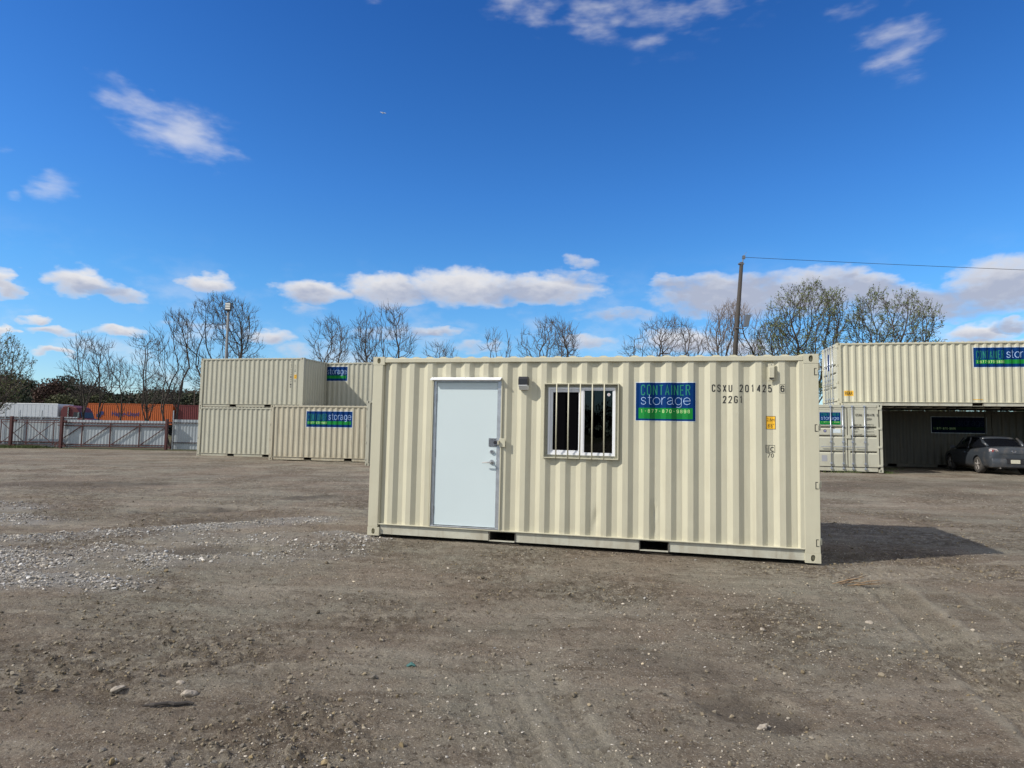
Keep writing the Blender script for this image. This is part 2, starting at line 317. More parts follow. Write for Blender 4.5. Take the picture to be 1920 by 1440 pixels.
GLY = {'C': (1, [_C]), 'O': (1, [_O]), '0': (1, [_O]), 'G': (1, [_C + [(1,.46),(.55,.46)]]), 'N': (1, [[(0,0),(0,1)], [(1,0),(1,1)], [(0,1),(1,0)]]), 'T': (1, [[(.5,0),(.5,1)], [(0,1),(1,1)]]),
 'A': (1, [[(0,0),(.5,1),(1,0)], [(.2,.3),(.8,.3)]]), 'I': (.25, [[(.5,0),(.5,1)]]), 'E': (.9, [[(1,1),(0,1),(0,0),(1,0)], [(0,.52),(.85,.52)]]), 'R': (1, [[(0,0),(0,1),(.7,1),(.93,.93),(1,.78),(.93,.6),(.7,.53),(0,.53)], [(.6,.53),(1,0)]]),
 'S': (1, [[(1,.76),(.93,.93),(.7,1),(.3,1),(.07,.93),(0,.78),(.07,.62),(.5,.5),(.93,.38),(1,.22),(.93,.07),(.7,0),(.3,0),(.07,.07),(0,.24)]]), 'X': (1, [[(0,0),(1,1)], [(0,1),(1,0)]]), 'U': (1, [[(0,1),(0,.24),(.07,.07),(.3,0),(.7,0),(.93,.07),(1,.24),(1,1)]]),
 '1': (1, [[(.2,.8),(.5,1),(.5,0)]]), '2': (1, [[(0,.76),(.07,.93),(.3,1),(.7,1),(.93,.93),(1,.78),(.93,.6),(0,0),(1,0)]]), '4': (1, [[(.78,0),(.78,1)], [(.78,1),(0,.25),(1,.25)]]),
 '5': (1, [[(.92,1),(.08,1),(.03,.54),(.3,.62),(.7,.62),(.93,.53),(1,.36),(1,.24),(.93,.07),(.7,0),(.3,0),(.07,.07),(0,.22)]]), '6': (1, [[(.97,.8),(.9,.94),(.7,1),(.3,1),(.07,.92),(0,.76),(0,.24),(.07,.07),(.3,0),(.7,0),(.93,.07),(1,.24),(1,.38),(.93,.53),(.7,.6),(.3,.6),(.05,.5)]]),
 '7': (1, [[(0,1),(1,1),(.35,0)]]), '8': (1, [[(.5,.54),(.85,.6),(.95,.78),(.85,.95),(.5,1),(.15,.95),(.05,.78),(.15,.6),(.5,.54),(.1,.46),(0,.24),(.1,.05),(.5,0),(.9,.05),(1,.24),(.9,.46),(.5,.54)]]), '9': (1, [[(.03,.2),(.1,.06),(.3,0),(.7,0),(.93,.08),(1,.24),(1,.76),(.93,.93),(.7,1),(.3,1),(.07,.93),(0,.76),(0,.62),(.07,.47),(.3,.4),(.7,.4),(.95,.5)]]), '-': (1, [[(.2,.5),(.8,.5)]]), '.': (1, [[(.4,.05),(.6,.05)]]),
 's': (.78, [[(.9,.76),(.78,.93),(.5,1),(.22,.94),(.1,.75),(.22,.58),(.5,.5),(.8,.42),(.93,.25),(.8,.06),(.5,0),(.2,.06),(.06,.25)]]), 't': (.5, [[(.45,1.35),(.45,.2),(.6,.03),(1,0)], [(0,.97),(1,.97)]]), 'o': (1, [_arc(.5,.5,.5,.5)]), 'r': (.52, [[(0,0),(0,1)], [(0,.6),(.2,.85),(.55,1),(1,1)]]),
 'a': (.9, [[(.08,.74),(.22,.93),(.48,1),(.75,.93),(.84,.72),(.84,.15),(1,0)], [(.84,.58),(.5,.54),(.15,.44),(.03,.24),(.15,.05),(.42,0),(.7,.1),(.84,.32)]]), 'g': (.92, [_arc(.48,.5,.48,.5), [(.96,1),(.96,-.05),(.85,-.3),(.5,-.4),(.15,-.32)]]), 'e': (.95, [[(.02,.52),(.98,.52),(.9,.83),(.5,1),(.14,.85),(0,.5),(.14,.14),(.5,0),(.82,.08),(.96,.26)]])}
def ribbon(flat, pts, t, e):
    pts = [Vector((a, b)) for a, b in pts]; n = len(pts); closed = (pts[0]-pts[-1]).length < 1e-6; k0 = len(flat.v)
    for i_ in range(n):
        a = pts[i_-1] if i_ else (pts[-2] if closed else None); b = pts[i_+1] if i_ < n-1 else (pts[1] if closed else None); p_ = pts[i_]
        d1 = (p_-a).normalized() if a is not None else None; d2 = (b-p_).normalized() if b is not None else None
        d1 = d1 or d2; d2 = d2 or d1; n1 = Vector((-d1.y, d1.x)); n2 = Vector((-d2.y, d2.x)); m_ = n1 + n2
        if m_.length < .3: m_ = n1
        m_.normalize(); L_ = min(t/2/max(m_.dot(n1), .45), t)
        flat.v += [(p_.x + m_.x*L_, p_.y + m_.y*L_, e), (p_.x - m_.x*L_, p_.y - m_.y*L_, e)]
    for i_ in range(n-1): flat.f.append((k0+2*i_, k0+2*i_+1, k0+2*i_+3, k0+2*i_+2))
class Flat:
    """2-D shapes in (s, z); laid on a surface by a mapping"""
    def __init__(s): s.v = []; s.f = []
    def cell(s, ch, a, b, c, d, t):
        for q, st in enumerate(GLY[ch][1]): ribbon(s, [(a + t/2 + x_*(b-a-t), c + t/2 + y_*(d-c-t)) for x_, y_ in st], t, .0002*q)
        return s
    def iso(s, txt, a, pitch, wd, c, d, t):
        for i_, ch in enumerate(txt):
            if ch != ' ': s.cell(ch, a+i_*pitch, a+i_*pitch+wd, c, d, t)
        return s
    def line(s, txt, a, b, c, d, t, gap=.3, lower=False):
        tot = sum(GLY[ch][0] for ch in txt) + gap*(len(txt)-1); u = (b-a)/tot; x_ = a
        for ch in txt:
            wd = GLY[ch][0]*u
            if lower:
                xh = (d-c)/1.75; z0 = c + .4*xh
                for q, st in enumerate(GLY[ch][1]): ribbon(s, [(x_ + px_*wd, z0 + py_*xh) for px_, py_ in st], t, .0002*q)
            else: s.cell(ch, x_, x_+max(wd, t*1.01), c, d, t)
            x_ += wd + gap*u
        return s
    def rect(s, a, b, c, d):
        k = len(s.v); s.v += [(a, c), (b, c), (b, d), (a, d)]; s.f.append((k, k+1, k+2, k+3)); return s
    def frame(s, a, b, c, d, t):
        return s.rect(a, b, d-t, d).rect(a, b, c, c+t).rect(a, a+t, c+t, d-t).rect(b-t, b, c+t, d-t)
    def text(s, txt, a, b, c, d, thin=0.0, vert=False):
        vs, fs = glyphs(txt, thin)
        if not vs: return s
        x0 = min(p[0] for p in vs); x1 = max(p[0] for p in vs); y0 = min(p[1] for p in vs); y1 = max(p[1] for p in vs)
        k = len(s.v)
        s.v += [(a + (p[0]-x0)/(x1-x0)*(b-a), c + (p[1]-y0)/(y1-y0)*(d-c)) for p in vs]
        s.f += [tuple(i+k for i in f) for f in fs]; return s
    def chars(s, txt, a, pitch, wd, c, d, thin=0.0, step=0.0):
        for i, ch in enumerate(txt):
            if ch == ' ': continue
            x = a + i * pitch; z = -i * step
            ww = wd * (.45 if ch in '1Il' else 1); off = (wd - ww) / 2
            if ch in '-.': s.rect(x + wd*.2, x + wd*.8, z + (c+d)/2 - (d-c)*.06, z + (c+d)/2 + (d-c)*.06)
            else: s.text(ch, x + off, x + off + ww, c + z, d + z, thin)
        return s
    def disc(s, x, z, r, n=20):
        k = len(s.v); s.v += [(x + r*math.cos(2*math.pi*i/n), z + r*math.sin(2*math.pi*i/n)) for i in range(n)]; s.f.append(tuple(range(k, k+n))); return s
    def lay(s, name, m_, parent, fn, breaks=(), out=(0, -1, 0)):
        bm = bmesh.new(); vs = [bm.verts.new((q_[0], q_[2] if len(q_) > 2 else 0, q_[1])) for q_ in s.v]
        for f in s.f:
            try: bm.faces.new([vs[i] for i in f])
            except ValueError: pass
        if s.v:
            lo = min(p[0] for p in s.v); hi = max(p[0] for p in s.v)
            for x in breaks:
                if lo < x < hi: bmesh.ops.bisect_plane(bm, geom=bm.verts[:] + bm.edges[:] + bm.faces[:], plane_co=(x, 0, 0), plane_no=(1, 0, 0), dist=1e-5)
        for v in bm.verts: e_ = v.co.y; v.co = Vector(fn(v.co.x, v.co.z)) + Vector(out)*e_
        me = bpy.data.meshes.new(name); bm.to_mesh(me); bm.free(); me.materials.append(m_)
        o = bpy.data.objects.new(name, me); COL.objects.link(o); o.parent = parent; return o

# ------------------------------------------------------------------ ground relief
def hash2(ix, iy, seed):
    h = (ix.astype(np.int64) * 374761393 + iy.astype(np.int64) * 668265263 + seed * 974634777) & 0xFFFFFFFF
    h = ((h ^ (h >> 13)) * 1274126177) & 0xFFFFFFFF
    return ((h ^ (h >> 16)) & 0xFFFFFF) / float(0xFFFFFF)
def vnoise(x, y, seed=0):
    ix = np.floor(x); iy = np.floor(y); fx = x - ix; fy = y - iy
    fx = fx*fx*(3-2*fx); fy = fy*fy*(3-2*fy); ix = ix.astype(np.int64); iy = iy.astype(np.int64)
    a = hash2(ix, iy, seed); b = hash2(ix+1, iy, seed); c = hash2(ix, iy+1, seed); d = hash2(ix+1, iy+1, seed)
    return (a*(1-fx)+b*fx)*(1-fy) + (c*(1-fx)+d*fx)*fy
def fbm(x, y, octv=4, seed=0, gain=.5):
    s = 0; a = 1; t = 0
    for i in range(octv): s = s + a*vnoise(x*2**i + 17.3*i, y*2**i - 9.1*i, seed+i); t += a; a *= gain
    return s/t - .5
def sstep(a, b, x): t = np.clip((x-a)/(b-a), 0, 1); return t*t*(3-2*t)
def cap_d(x, y, p, q):
    px, py = p; dx, dy = q[0]-px, q[1]-py; t = np.clip(((x-px)*dx + (y-py)*dy)/(dx*dx+dy*dy+1e-9), 0, 1)
    return np.hypot(x-px-t*dx, y-py-t*dy)
GRAV = [((-7.5,7.1),(-4.0,6.4),.38,1.0),((-7.5,8.2),(-4.9,7.2),.45,.75),((-8,8.6),(-6.2,8.8),.35,.8),((-6.3,8.9),(-4.6,10.2),.36,1.0),((-4.7,10.2),(-3.4,11.0),.42,.75),
        ((-5.2,8.1),(-3.9,7.5),.5,.5),((-4.6,9.3),(-2.6,8.9),.6,.32),((-3.6,7.5),(-2.2,8.4),.5,.25),((-13,13.2),(-8.8,11.9),.55,.8),((-12,11.2),(-7.6,10.4),.5,.9),((-2.6,9.6),(-1.9,9.3),.25,.7)]
DARK_SOIL = [((-22,15.0),(-9.6,17.1),.9,.9),((-6.5,11.95),(-5.2,12.3),.28,1.0),((-3.95,8.2),(-3.75,8.35),.32,.8),((9,19.6),(26,21.6),1.3,.7),((11,17),(22,17.2),.5,.5),((1.25,3.9),(1.55,3.7),.16,.9),((.9,4.6),(1.3,4.4),.2,.5),
        ((-5.2,10.8),(-4.5,11.1),.25,.7),((-4.7,14.4),(-4.2,14.9),.3,.9),((-30,33),(-18,36),1.6,.45),((-14,19.5),(-3,21),.7,.35),((-28,27),(-12,25),1.2,.3)]  # patches of darker ground; the first is a long band at far left
def caps(x, y, lst, seed, nf=1.5):
    n = fbm(x*nf, y*nf, 4, seed); out = np.zeros_like(x)
    for p, q, r, d in lst: out = np.maximum(out, d * sstep(1.5, .35, cap_d(x, y, p, q)/r + n*1.6))
    return out
TRACKS = [((3.95,6.9),(2.45,2.0),.19,.9,.085),((4.75,6.6),(3.2,1.8),.15,.8,.085),((-.03,3.9),(.22,2.6),.09,.3,.06),((.22,4.2),(.55,2.8),.09,.3,.06),
          ((-9,9.6),(8,5.6),.17,.35,0),((-14,13.6),(-2.5,14.2),.2,1.5,0),((-15,15.8),(-2,19),.2,1.5,0),((-26,22),(-2,24.5),.25,1.5,0),((5,13.5),(26,16.5),.22,1.5,0),((5,14.8),(28,18.5),.22,1.5,0),((4,7.6),(14,10.2),.2,.35,.1),((-6.5,5.6),(0,4.7),.14,.4,0),((-4.9,4.4),(-.5,4.1),.12,.35,0)]
def ground_h(x, y):
    x = np.asarray(x, float); y = np.asarray(y, float)
    h = .15*sstep(5, 13, x)*sstep(13, 24, y) - .035*sstep(-1, -9, x)*sstep(22, 33, y)
    near = sstep(16, 12, y)
    h = h - .028*sstep(-2, 4.2, x)*near*sstep(4.5, 8, y)*sstep(8, 5, x)
    # flatter beneath the office container
    ux, uy = x + 2.06, y - 9.517; c, s = math.cos(.2394), math.sin(.2394)
    a = ux*c - uy*s; d = ux*s + uy*c
    inside = sstep(-.5, .1, a)*sstep(6.6, 5.95, a)*sstep(-.35, .05, d)*sstep(2.9, 2.4, d)
    rr = np.hypot(x, y); far = sstep(90, 20, rr)
    n = .05*fbm(x*.45, y*.45, 3, 5) + .026*fbm(x*1.9, y*1.9, 4, 9)
    xs, ys = x*.96 + y*.28, -x*.28 + y*.96
    ridge = np.abs(fbm(xs*.8, ys*4.2, 4, 21))
    n = n - .065*ridge + .045*fbm(x*6, y*6, 5, 31, .72)
    clod = np.clip(fbm(x*16, y*16, 3, 41, .6) - .12, 0, 1)*np.clip(fbm(x*.9, y*.9, 3, 43)*5 + .3, 0, 1)
    n = n + .13*clod
    t_all = 0
    for p, q, wd, dep, tr in TRACKS:
        dx, dy = q[0]-p[0], q[1]-p[1]; L = math.hypot(dx, dy); al = ((x-p[0])*dx + (y-p[1])*dy)/L; ac = ((x-p[0])*dy - (y-p[1])*dx)/L
        ac = ac + .12*fbm(al*.35, al*0+p[0], 2, 77)
        m_ = sstep(-.6, .5, al)*sstep(L+.6, L-.5, al)*(1 if tr else sstep(-.25, .15, fbm(x*.7, y*.7, 2, 88)))
        prof = -.022*sstep(wd*1.15, wd*.85, np.abs(ac)) + .012*np.exp(-((np.abs(ac)-wd*1.3)/.04)**2)
        if tr: prof = prof + .022*sstep(wd, wd*.8, np.abs(ac))*np.sin(2*math.pi*(al + .6*np.abs(ac))/tr)
        t_all = t_all + prof*m_*dep
    g = caps(x, y, GRAV, 61)
    n = n + g*.03 + t_all - .05*caps(x, y, DARK_SOIL[1:2] + DARK_SOIL[5:6], 71, 3)
    # tuck the soil a little below the containers' feet
    return h + (n*(1 - .75*inside) - .012 - .02*inside)*far
def ground_z(x, y): return float(ground_h(np.array([x]), np.array([y]))[0])

def track_mask(x, y):
    out = np.zeros_like(x)
    for p, q, wd, dep, tr in TRACKS:
        dx, dy = q[0]-p[0], q[1]-p[1]; L = math.hypot(dx, dy); al = ((x-p[0])*dx + (y-p[1])*dy)/L; ac = ((x-p[0])*dy - (y-p[1])*dx)/L + .12*fbm(((x-p[0])*dx + (y-p[1])*dy)/L*.35, x*0+p[0], 2, 77)
        m_ = sstep(-.6, .5, al)*sstep(L+.6, L-.5, al)
        e_ = np.exp(-((np.abs(ac)-wd*1.25)/.045)**2)*.9 + (sstep(wd, wd*.8, np.abs(ac))*(.35 + .4*np.sin(2*math.pi*(al + .6*np.abs(ac))/tr)) if tr else 0)
        out = np.maximum(out, m_*e_*(1.0 if tr else .6))
    return np.clip(out, 0, 1)
# ------------------------------------------------------------------ ground sheet
dense = np.linspace(R(-52), R(52), 760); rest = np.linspace(R(52), R(308), 130)[1:-1]
th = np.concatenate([dense, rest]); nt = len(th)
rr = np.concatenate([[0.02, .5, 1.0], np.geomspace(1.6, 62, 620), np.geomspace(66, 6000, 40)])
TT, RR_ = np.meshgrid(th, rr)
GX, GY = np.sin(TT)*RR_, np.cos(TT)*RR_
GZ = ground_h(GX, GY)
V = np.stack([GX.ravel(), GY.ravel(), GZ.ravel()], 1)
i = np.arange(len(rr)-1)[:, None]*nt; j = np.arange(nt)[None, :]; j2 = (j+1) % nt
Fq = np.stack([(i+j), (i+j2), (i+nt+j2), (i+nt+j)], -1).reshape(-1, 4)[:, ::-1]
gm = bpy.data.materials.new('dirt_yard'); gm.use_nodes = True; t = NT(gm.node_tree)
p = t.new('ShaderNodeBsdfPrincipled'); o = t.new('ShaderNodeOutputMaterial'); t.l.new(p.outputs[0], o.inputs[0])
co = t.new('ShaderNodeTexCoord').outputs['Object']
A = lambda n_: t.new('ShaderNodeAttribute', attribute_name=n_).outputs['Fac']
nb = t.ramp(t.noise(co, .45, 6, .65), .38, .62)
c = t.mix(nb, (.214, .172, .132), (.235, .220, .176))
farst = t.new('ShaderNodeMapping'); t.set(farst.inputs[0], co); farst.inputs['Rotation'].default_value = (0, 0, R(9)); farst.inputs['Scale'].default_value = (.12, .9, 1)
fn_ = t.noise(farst.outputs[0], 1.0, 7, .68)
c = t.mix(t.ramp(fn_, .50, .66, 0, .7), c, (.33, .295, .24))
c = t.mix(t.ramp(fn_, .47, .33, 0, .65), c, (.115, .093, .070))
mps = t.new('ShaderNodeMapping'); t.set(mps.inputs[0], co); mps.inputs['Rotation'].default_value = (0, 0, R(16)); mps.inputs['Scale'].default_value = (.8, 3.2, 1)
st = t.noise(mps.outputs[0], 1.3, 8, .72)
c = t.mix(t.ramp(st, .50, .64, 0, .65), c, (.115, .090, .066))
c = t.mix(t.ramp(t.noise(mps.outputs[0], .9, 7, .65, dist=.4), .54, .72, 0, .7), c, (.33, .295, .235))
c = t.mix(t.ramp(t.noise(co, 3.2, 8, .75), .50, .66, 0, .55), c, (.30, .26, .205))
fl1 = t.noise(co, 17, 7, .78); fl2 = t.noise(co, 44, 5, .75); fl3 = t.noise(co, 75, 4, .7)
c = t.mix(t.ramp(fl1, .45, .38, 0, .85), c, (.070, .054, .040))
c = t.mix(t.ramp(fl2, .43, .35, 0, .7), c, (.075, .060, .045))
c = t.mix(t.ramp(fl3, .55, .64, 0, .8), c, (.42, .385, .32))
tw_ = A('track'); c = t.mix(t.math('MULTIPLY', tw_, t.ramp(t.noise(co, 2.5, 5, .7), .35, .6, .2, .8)), c, (.34, .31, .25))
vo = t.new('ShaderNodeTexVoronoi', feature='F1'); t.set(vo.inputs['Vector'], co); vo.inputs['Scale'].default_value = 46
vs_ = t.new('ShaderNodeSeparateColor'); t.l.new(vo.outputs['Color'], vs_.inputs[0])
pick = t.math('MULTIPLY', t.ramp(vs_.outputs[0], .955, .96), t.ramp(vo.outputs['Distance'], .34, .26))
c = t.mix(pick, c, (.45, .42, .37))
c = t.mix(t.math('MULTIPLY', A('gravel'), .7), c, (.29, .285, .275))
c = t.mix(t.math('MULTIPLY', A('dark_soil'), .62), c, (.062, .052, .046))
c = t.mix(t.math('MULTIPLY', A('crumb'), t.ramp(t.noise(co, 9, 6, .8), .40, .58, 0, .75)), c, (.088, .068, .050))
c = t.mix(A('verge'), c, (.07, .075, .03))
t.set(p.inputs['Base Color'], c); p.inputs['Roughness'].default_value = .95; p.inputs['Specular IOR Level'].default_value = .15
bh = t.math('ADD', t.math('ADD', fl1, t.math('MULTIPLY', fl2, .5)), t.math('MULTIPLY', fl3, .25))
bh = t.math('ADD', bh, t.math('MULTIPLY', pick, .5))
bp = t.new('ShaderNodeBump'); bp.inputs['Strength'].default_value = .9; bp.inputs['Distance'].default_value = .045; t.set(bp.inputs['Height'], bh); t.l.new(bp.outputs[0], p.inputs['Normal'])
verge = sstep(39.5, 41.5, GY + .8*fbm(GX*.8, GY*.8, 3, 3)).ravel()*sstep(60, 44, RR_*0 + np.abs(GX) - 400).ravel()
verge = np.maximum(verge*.8, sstep(62, 75, RR_).ravel()*.8)
ground = np_mesh('ground', V, Fq, gm, attrs={'gravel': ('FLOAT', caps(GX, GY, GRAV, 61).ravel()), 'track': ('FLOAT', track_mask(GX, GY).ravel()), 'dark_soil': ('FLOAT', caps(GX, GY, DARK_SOIL, 71).ravel()), 'verge': ('FLOAT', verge), 'crumb': ('FLOAT', (np.clip(fbm(GX*.9, GY*.9, 3, 43)*5 + .3, 0, 1)*.8 + .2).ravel())}, smooth=True)
tag(ground, kind='structure')

# ------------------------------------------------------------------ loose stones
rng = np.random.default_rng(7)
ph = (1+5**.5)/2
ICO = np.array([(-1,ph,0),(1,ph,0),(-1,-ph,0),(1,-ph,0),(0,-1,ph),(0,1,ph),(0,-1,-ph),(0,1,-ph),(ph,0,-1),(ph,0,1),(-ph,0,-1),(-ph,0,1)])/math.hypot(1, ph)
ICF = np.array([(0,11,5),(0,5,1),(0,1,7),(0,7,10),(0,10,11),(1,5,9),(5,11,4),(11,10,2),(10,7,6),(7,1,8),(3,9,4),(3,4,2),(3,2,6),(3,6,8),(3,8,9),(4,9,5),(2,4,11),(6,2,10),(8,6,7),(9,8,1)])
def rocks(name, x, y, size, cols, sink=.25, jit=.28, flat=.62):
    n = len(x); z = ground_h(x, y)
    P = ICO[None]*(1 + rng.uniform(-jit, jit, (n, 12, 1)))
    sc = np.stack([rng.uniform(.75, 1.35, n), rng.uniform(.6, 1.0, n), rng.uniform(flat*.7, flat*1.2, n)], 1)*size[:, None]*.5
    P = P*sc[:, None]
    a = rng.uniform(0, 2*math.pi, n); b = rng.normal(0, .3, n)
    cb, sb, ca, sa = np.cos(b)[:, None], np.sin(b)[:, None], np.cos(a)[:, None], np.sin(a)[:, None]
    X, Y, Z = P[..., 0]*cb + P[..., 2]*sb, P[..., 1], -P[..., 0]*sb + P[..., 2]*cb
    X, Y = X*ca - Y*sa, X*sa + Y*ca
    Vv = np.stack([X + x[:, None], Y + y[:, None], Z + (z + sc[:, 2]*(1-2*sink))[:, None]], -1).reshape(-1, 3)
    Ff = (ICF[None] + (np.arange(n)*12)[:, None, None]).reshape(-1, 3)
    C4 = np.repeat(np.concatenate([cols, np.ones((n, 1))], 1), 12, 0)
    return np_mesh(name, Vv, Ff, M['stone'], attrs={'tint': ('FLOAT_COLOR', C4)})
def wedge(n, y0, y1, spread=.92, bias=1.0):
    y = y0 + (y1-y0)*rng.random(n)**bias; x = (rng.random(n)*2-1)*(spread*y + .8); return x, y
def outside(x, y):       # not under the office container
    ux, uy = x + 2.06, y - 9.517; c_, s_ = math.cos(.2394), math.sin(.2394)
    a = ux*c_ - uy*s_; d = ux*s_ + uy*c_
    return ~((a > -.05) & (a < 6.15) & (d > -.03) & (d < 2.5))
def tints(n, base, var, warm=.02):
    v = base*(1 + rng.normal(0, var, n)); v = np.clip(v, .03, .75); wv = rng.normal(warm, .02, n)
    return np.stack([v*(1+wv*2), v, v*(1-wv*3)], 1)
# pale stones thinly sown over the dirt, in drifts
x, y = wedge(62000, 2.0, 20, bias=1.35); dens_ = sstep(-.05, .28, fbm(x*.8, y*.8, 4, 101)); k = (rng.random(len(x)) < .10 + .9*dens_**1.5) & outside(x, y); x, y = x[k], y[k]
s_ = np.clip(rng.lognormal(math.log(.0062), .5, len(x)), .003, .036)*(1 + y*.035)
tag(rocks('gravel_chips', x, y, s_, tints(len(x), .30, .38, .06)), 'small pale stone chips thinly sown over the brown dirt', 'gravel', kind='stuff')
x, y = wedge(80000, 1.9, 14, bias=1.2); k = (rng.random(len(x)) < .12 + .88*np.clip(fbm(x*.9, y*.9, 3, 43)*5 + .3, 0, 1)) & outside(x, y); x, y = x[k], y[k]
s_ = np.clip(rng.lognormal(math.log(.010), .5, len(x)), .004, .045)
tag(rocks('dirt_clods', x, y, s_, tints(len(x), .15, .25, .10), flat=.8, jit=.4), 'crumbly brown dirt clods lying loose over the yard in front of the office container', 'dirt', kind='stuff')
gx = rng.uniform(-13, -1.5, 420000); gy = rng.uniform(5.2, 14, 420000); gk = rng.random(len(gx)) < caps(gx, gy, GRAV, 61)**1.5*sstep(-.3, .2, fbm(gx*2.2, gy*2.2, 4, 99))*(.5 + .5*(gy < 9)); gx, gy = gx[gk], gy[gk]
print('gravel stones', len(gx))
s_ = np.clip(rng.lognormal(math.log(.0140), .5, len(gx)), .006, .05)
tag(rocks('white_gravel', gx, gy, s_, tints(len(gx), .33, .36, .03), sink=.15), 'drifts of pale grey crushed stone spread across the dirt on the left', 'gravel', kind='stuff')
BIG = [(-2.26,3.88,.06,'rounded tan rock in the foreground, left of the dark stick'),(-1.84,3.86,.075,'larger tan rock in the foreground, just above the right end of the dark stick'),(-1.97,4.02,.04,'low tan rock between the two foreground rocks'),(2.05,5.35,.05,'flat pale stone chip on the dirt in front of the office container'),
       (-1.86,2.95,.06,'pale elongated rock near the bottom edge left of centre'),(3.05,5.6,.05,'small white stone beside the tyre track on the right'),(-.02,3.98,.03,'small white stone left of the central tread marks'),(-3.45,7.75,.07,'pale rock at the edge of the gravel drift'),(1.38,3.62,.06,'grey rock on the rim of the small dark hole in the foreground')]
for bx, by, bs, bl in BIG:
    bm = bmesh.new(); bmesh.ops.create_icosphere(bm, subdivisions=3, radius=.5)
    sx, sy, sz = 1.15, .85, .62
    for v in bm.verts:
        q = v.co.copy(); nse = vnoise(np.array([q.x*2.4+bx*9]), np.array([q.y*2.4+q.z*3.1+by*7]), 5)[0] - .5; n2 = vnoise(np.array([q.x*7+bx*3]), np.array([q.y*7+q.z*6]), 8)[0] - .5
        v.co = Vector((q.x*sx, q.y*sy, q.z*sz))*bs*(1 + .7*nse + .2*n2)
    me = bpy.data.meshes.new('rock'); bm.to_mesh(me); bm.free(); me.materials.append(M['rockm'] if 'rockm' in M else M.setdefault('rockm', mat('field_rock', (.33, .29, .24), .9, vary=.3, vscale=30, bump=.004, bscale=60)))
    ro = bpy.data.objects.new('rock', me); COL.objects.link(ro); ro.location = (bx, by, ground_z(bx, by) + bs*.12); ro.rotation_euler = (0, 0, bx*5)
    tag(ro, bl, 'rock', 'single rocks lying on the dirt')
# stick
b = MB(); pts = []; 
for k_ in range(9):
    f_ = k_/8; X = -2.0 + .25*f_; Y = 3.67 + .07*f_ + .006*math.sin(k_*2.1); pts.append((X, Y, ground_z(X, Y) + .014))
b.tube(pts, [.004,.008,.010,.009,.010,.011,.010,.009,.006], 7); tag(b.build('stick', M['pole_wood']), 'short dark broken stick lying on the dirt in the lower left', 'stick')
# dry leaf debris beside the right end of the office container
er = empty('leaf_litter', (3.6, 7.0, ground_z(3.6, 7.0))); tag(er, 'dry brown palm scrap and twigs on the dirt below the container\'s right corner', 'litter')
for k_ in range(9):
    a_ = rng.uniform(-.5, .5); L_ = rng.uniform(.12, .34); q0 = Vector((rng.uniform(-.16, .1), rng.uniform(-.07, .07), .008)); dv = Vector((math.cos(a_), math.sin(a_), rng.uniform(0, .35)))
    MB().tube([q0, q0 + dv*L_*.5 + Vector((0, 0, .01)), q0 + dv*L_], [.004, .006, .002], 5).build('twig', M['dryleaf'] if k_ % 3 else M['wood'], er)
b = MB(); b.tube([(0,0,0),(.03,.01,.012),(.055,0,.004)], [.008,.014,.006], 6); lt = b.build('plastic_scrap', M['teal']); lt.location = (-.66, 4.36, ground_z(-.66, 4.36) + .006); tag(lt, 'crumpled scrap of teal plastic on the dirt in the foreground', 'litter')

# ------------------------------------------------------------------ containers
W = 2.438
PITCH_C = .2792; OUT0 = 3.919      # phase of the corrugation on the office container
def make_profile(s0, s1, phase, pitch=PITCH_C, d_out=.018, d_in=.054):
    br = []; a = pitch*.258; b_ = pitch*.243     # flat, slope
    k0 = int(math.floor((s0-phase)/pitch)) - 1
    for k in range(k0, k0 + int((s1-s0)/pitch) + 4):
        s = phase + k*pitch
        br += [(s, d_out), (s+a, d_out), (s+a+b_, d_in), (s+pitch-b_, d_in)]
    def d(s):
        for (p0, d0), (p1, d1) in zip(br, br[1:]):
            if p0 <= s <= p1: return d0 + (d1-d0)*(s-p0)/max(p1-p0, 1e-9)
        return d_out
    return [q[0] for q in br], d
def side_panel(name, m_, parent, s0, s1, z0, z1, phase, place, holes=(), pitch=PITCH_C, d_out=.018, d_in=.054, dents=(), rows=1):
    brk, d = make_profile(s0, s1, phase, pitch, d_out, d_in)
    xs = {round(s0, 4), round(s1, 4)} | {round(b_, 4) for b_ in brk if s0 < b_ < s1}
    for h in holes: xs |= {round(h[0], 4), round(h[1], 4)}
    for dn in dents:
        for q in (-.06, -.03, 0, .03, .06): xs.add(round(dn[0]+q, 4))
    xs = sorted(xs)
    zs = {z0, z1}
    for h in holes: zs |= {h[2], h[3]}
    for r_ in range(1, rows): zs.add(z0 + (z1-z0)*r_/rows)
    for dn in dents:
        for q in (-.2, -.12, -.05, 0, .05, .12, .2): zs.add(dn[1]+q)
    zs = sorted(z_ for z_ in zs if z0 <= z_ <= z1)
    b = MB(); idx = {}
    def vid(a, z_):
        if (a, z_) not in idx:
            dd = d(a)
            for (ds, dz, amp) in dents: dd += amp*math.exp(-((a-ds)/.035)**2 - ((z_-dz)/.11)**2)
            idx[(a, z_)] = len(b.v); b.v.append(tuple(place(a, dd, z_)))
        return idx[(a, z_)]
    for a, a2 in zip(xs, xs[1:]):
        for z_, z2 in zip(zs, zs[1:]):
            mx, mz = (a+a2)/2, (z_+z2)/2
            if any(h[0] < mx < h[1] and h[2] < mz < h[3] for h in holes): continue
            b.f.append((vid(a, z_), vid(a2, z_), vid(a2, z2), vid(a, z2)))
    return b.build(name, m_, parent, fix=False)
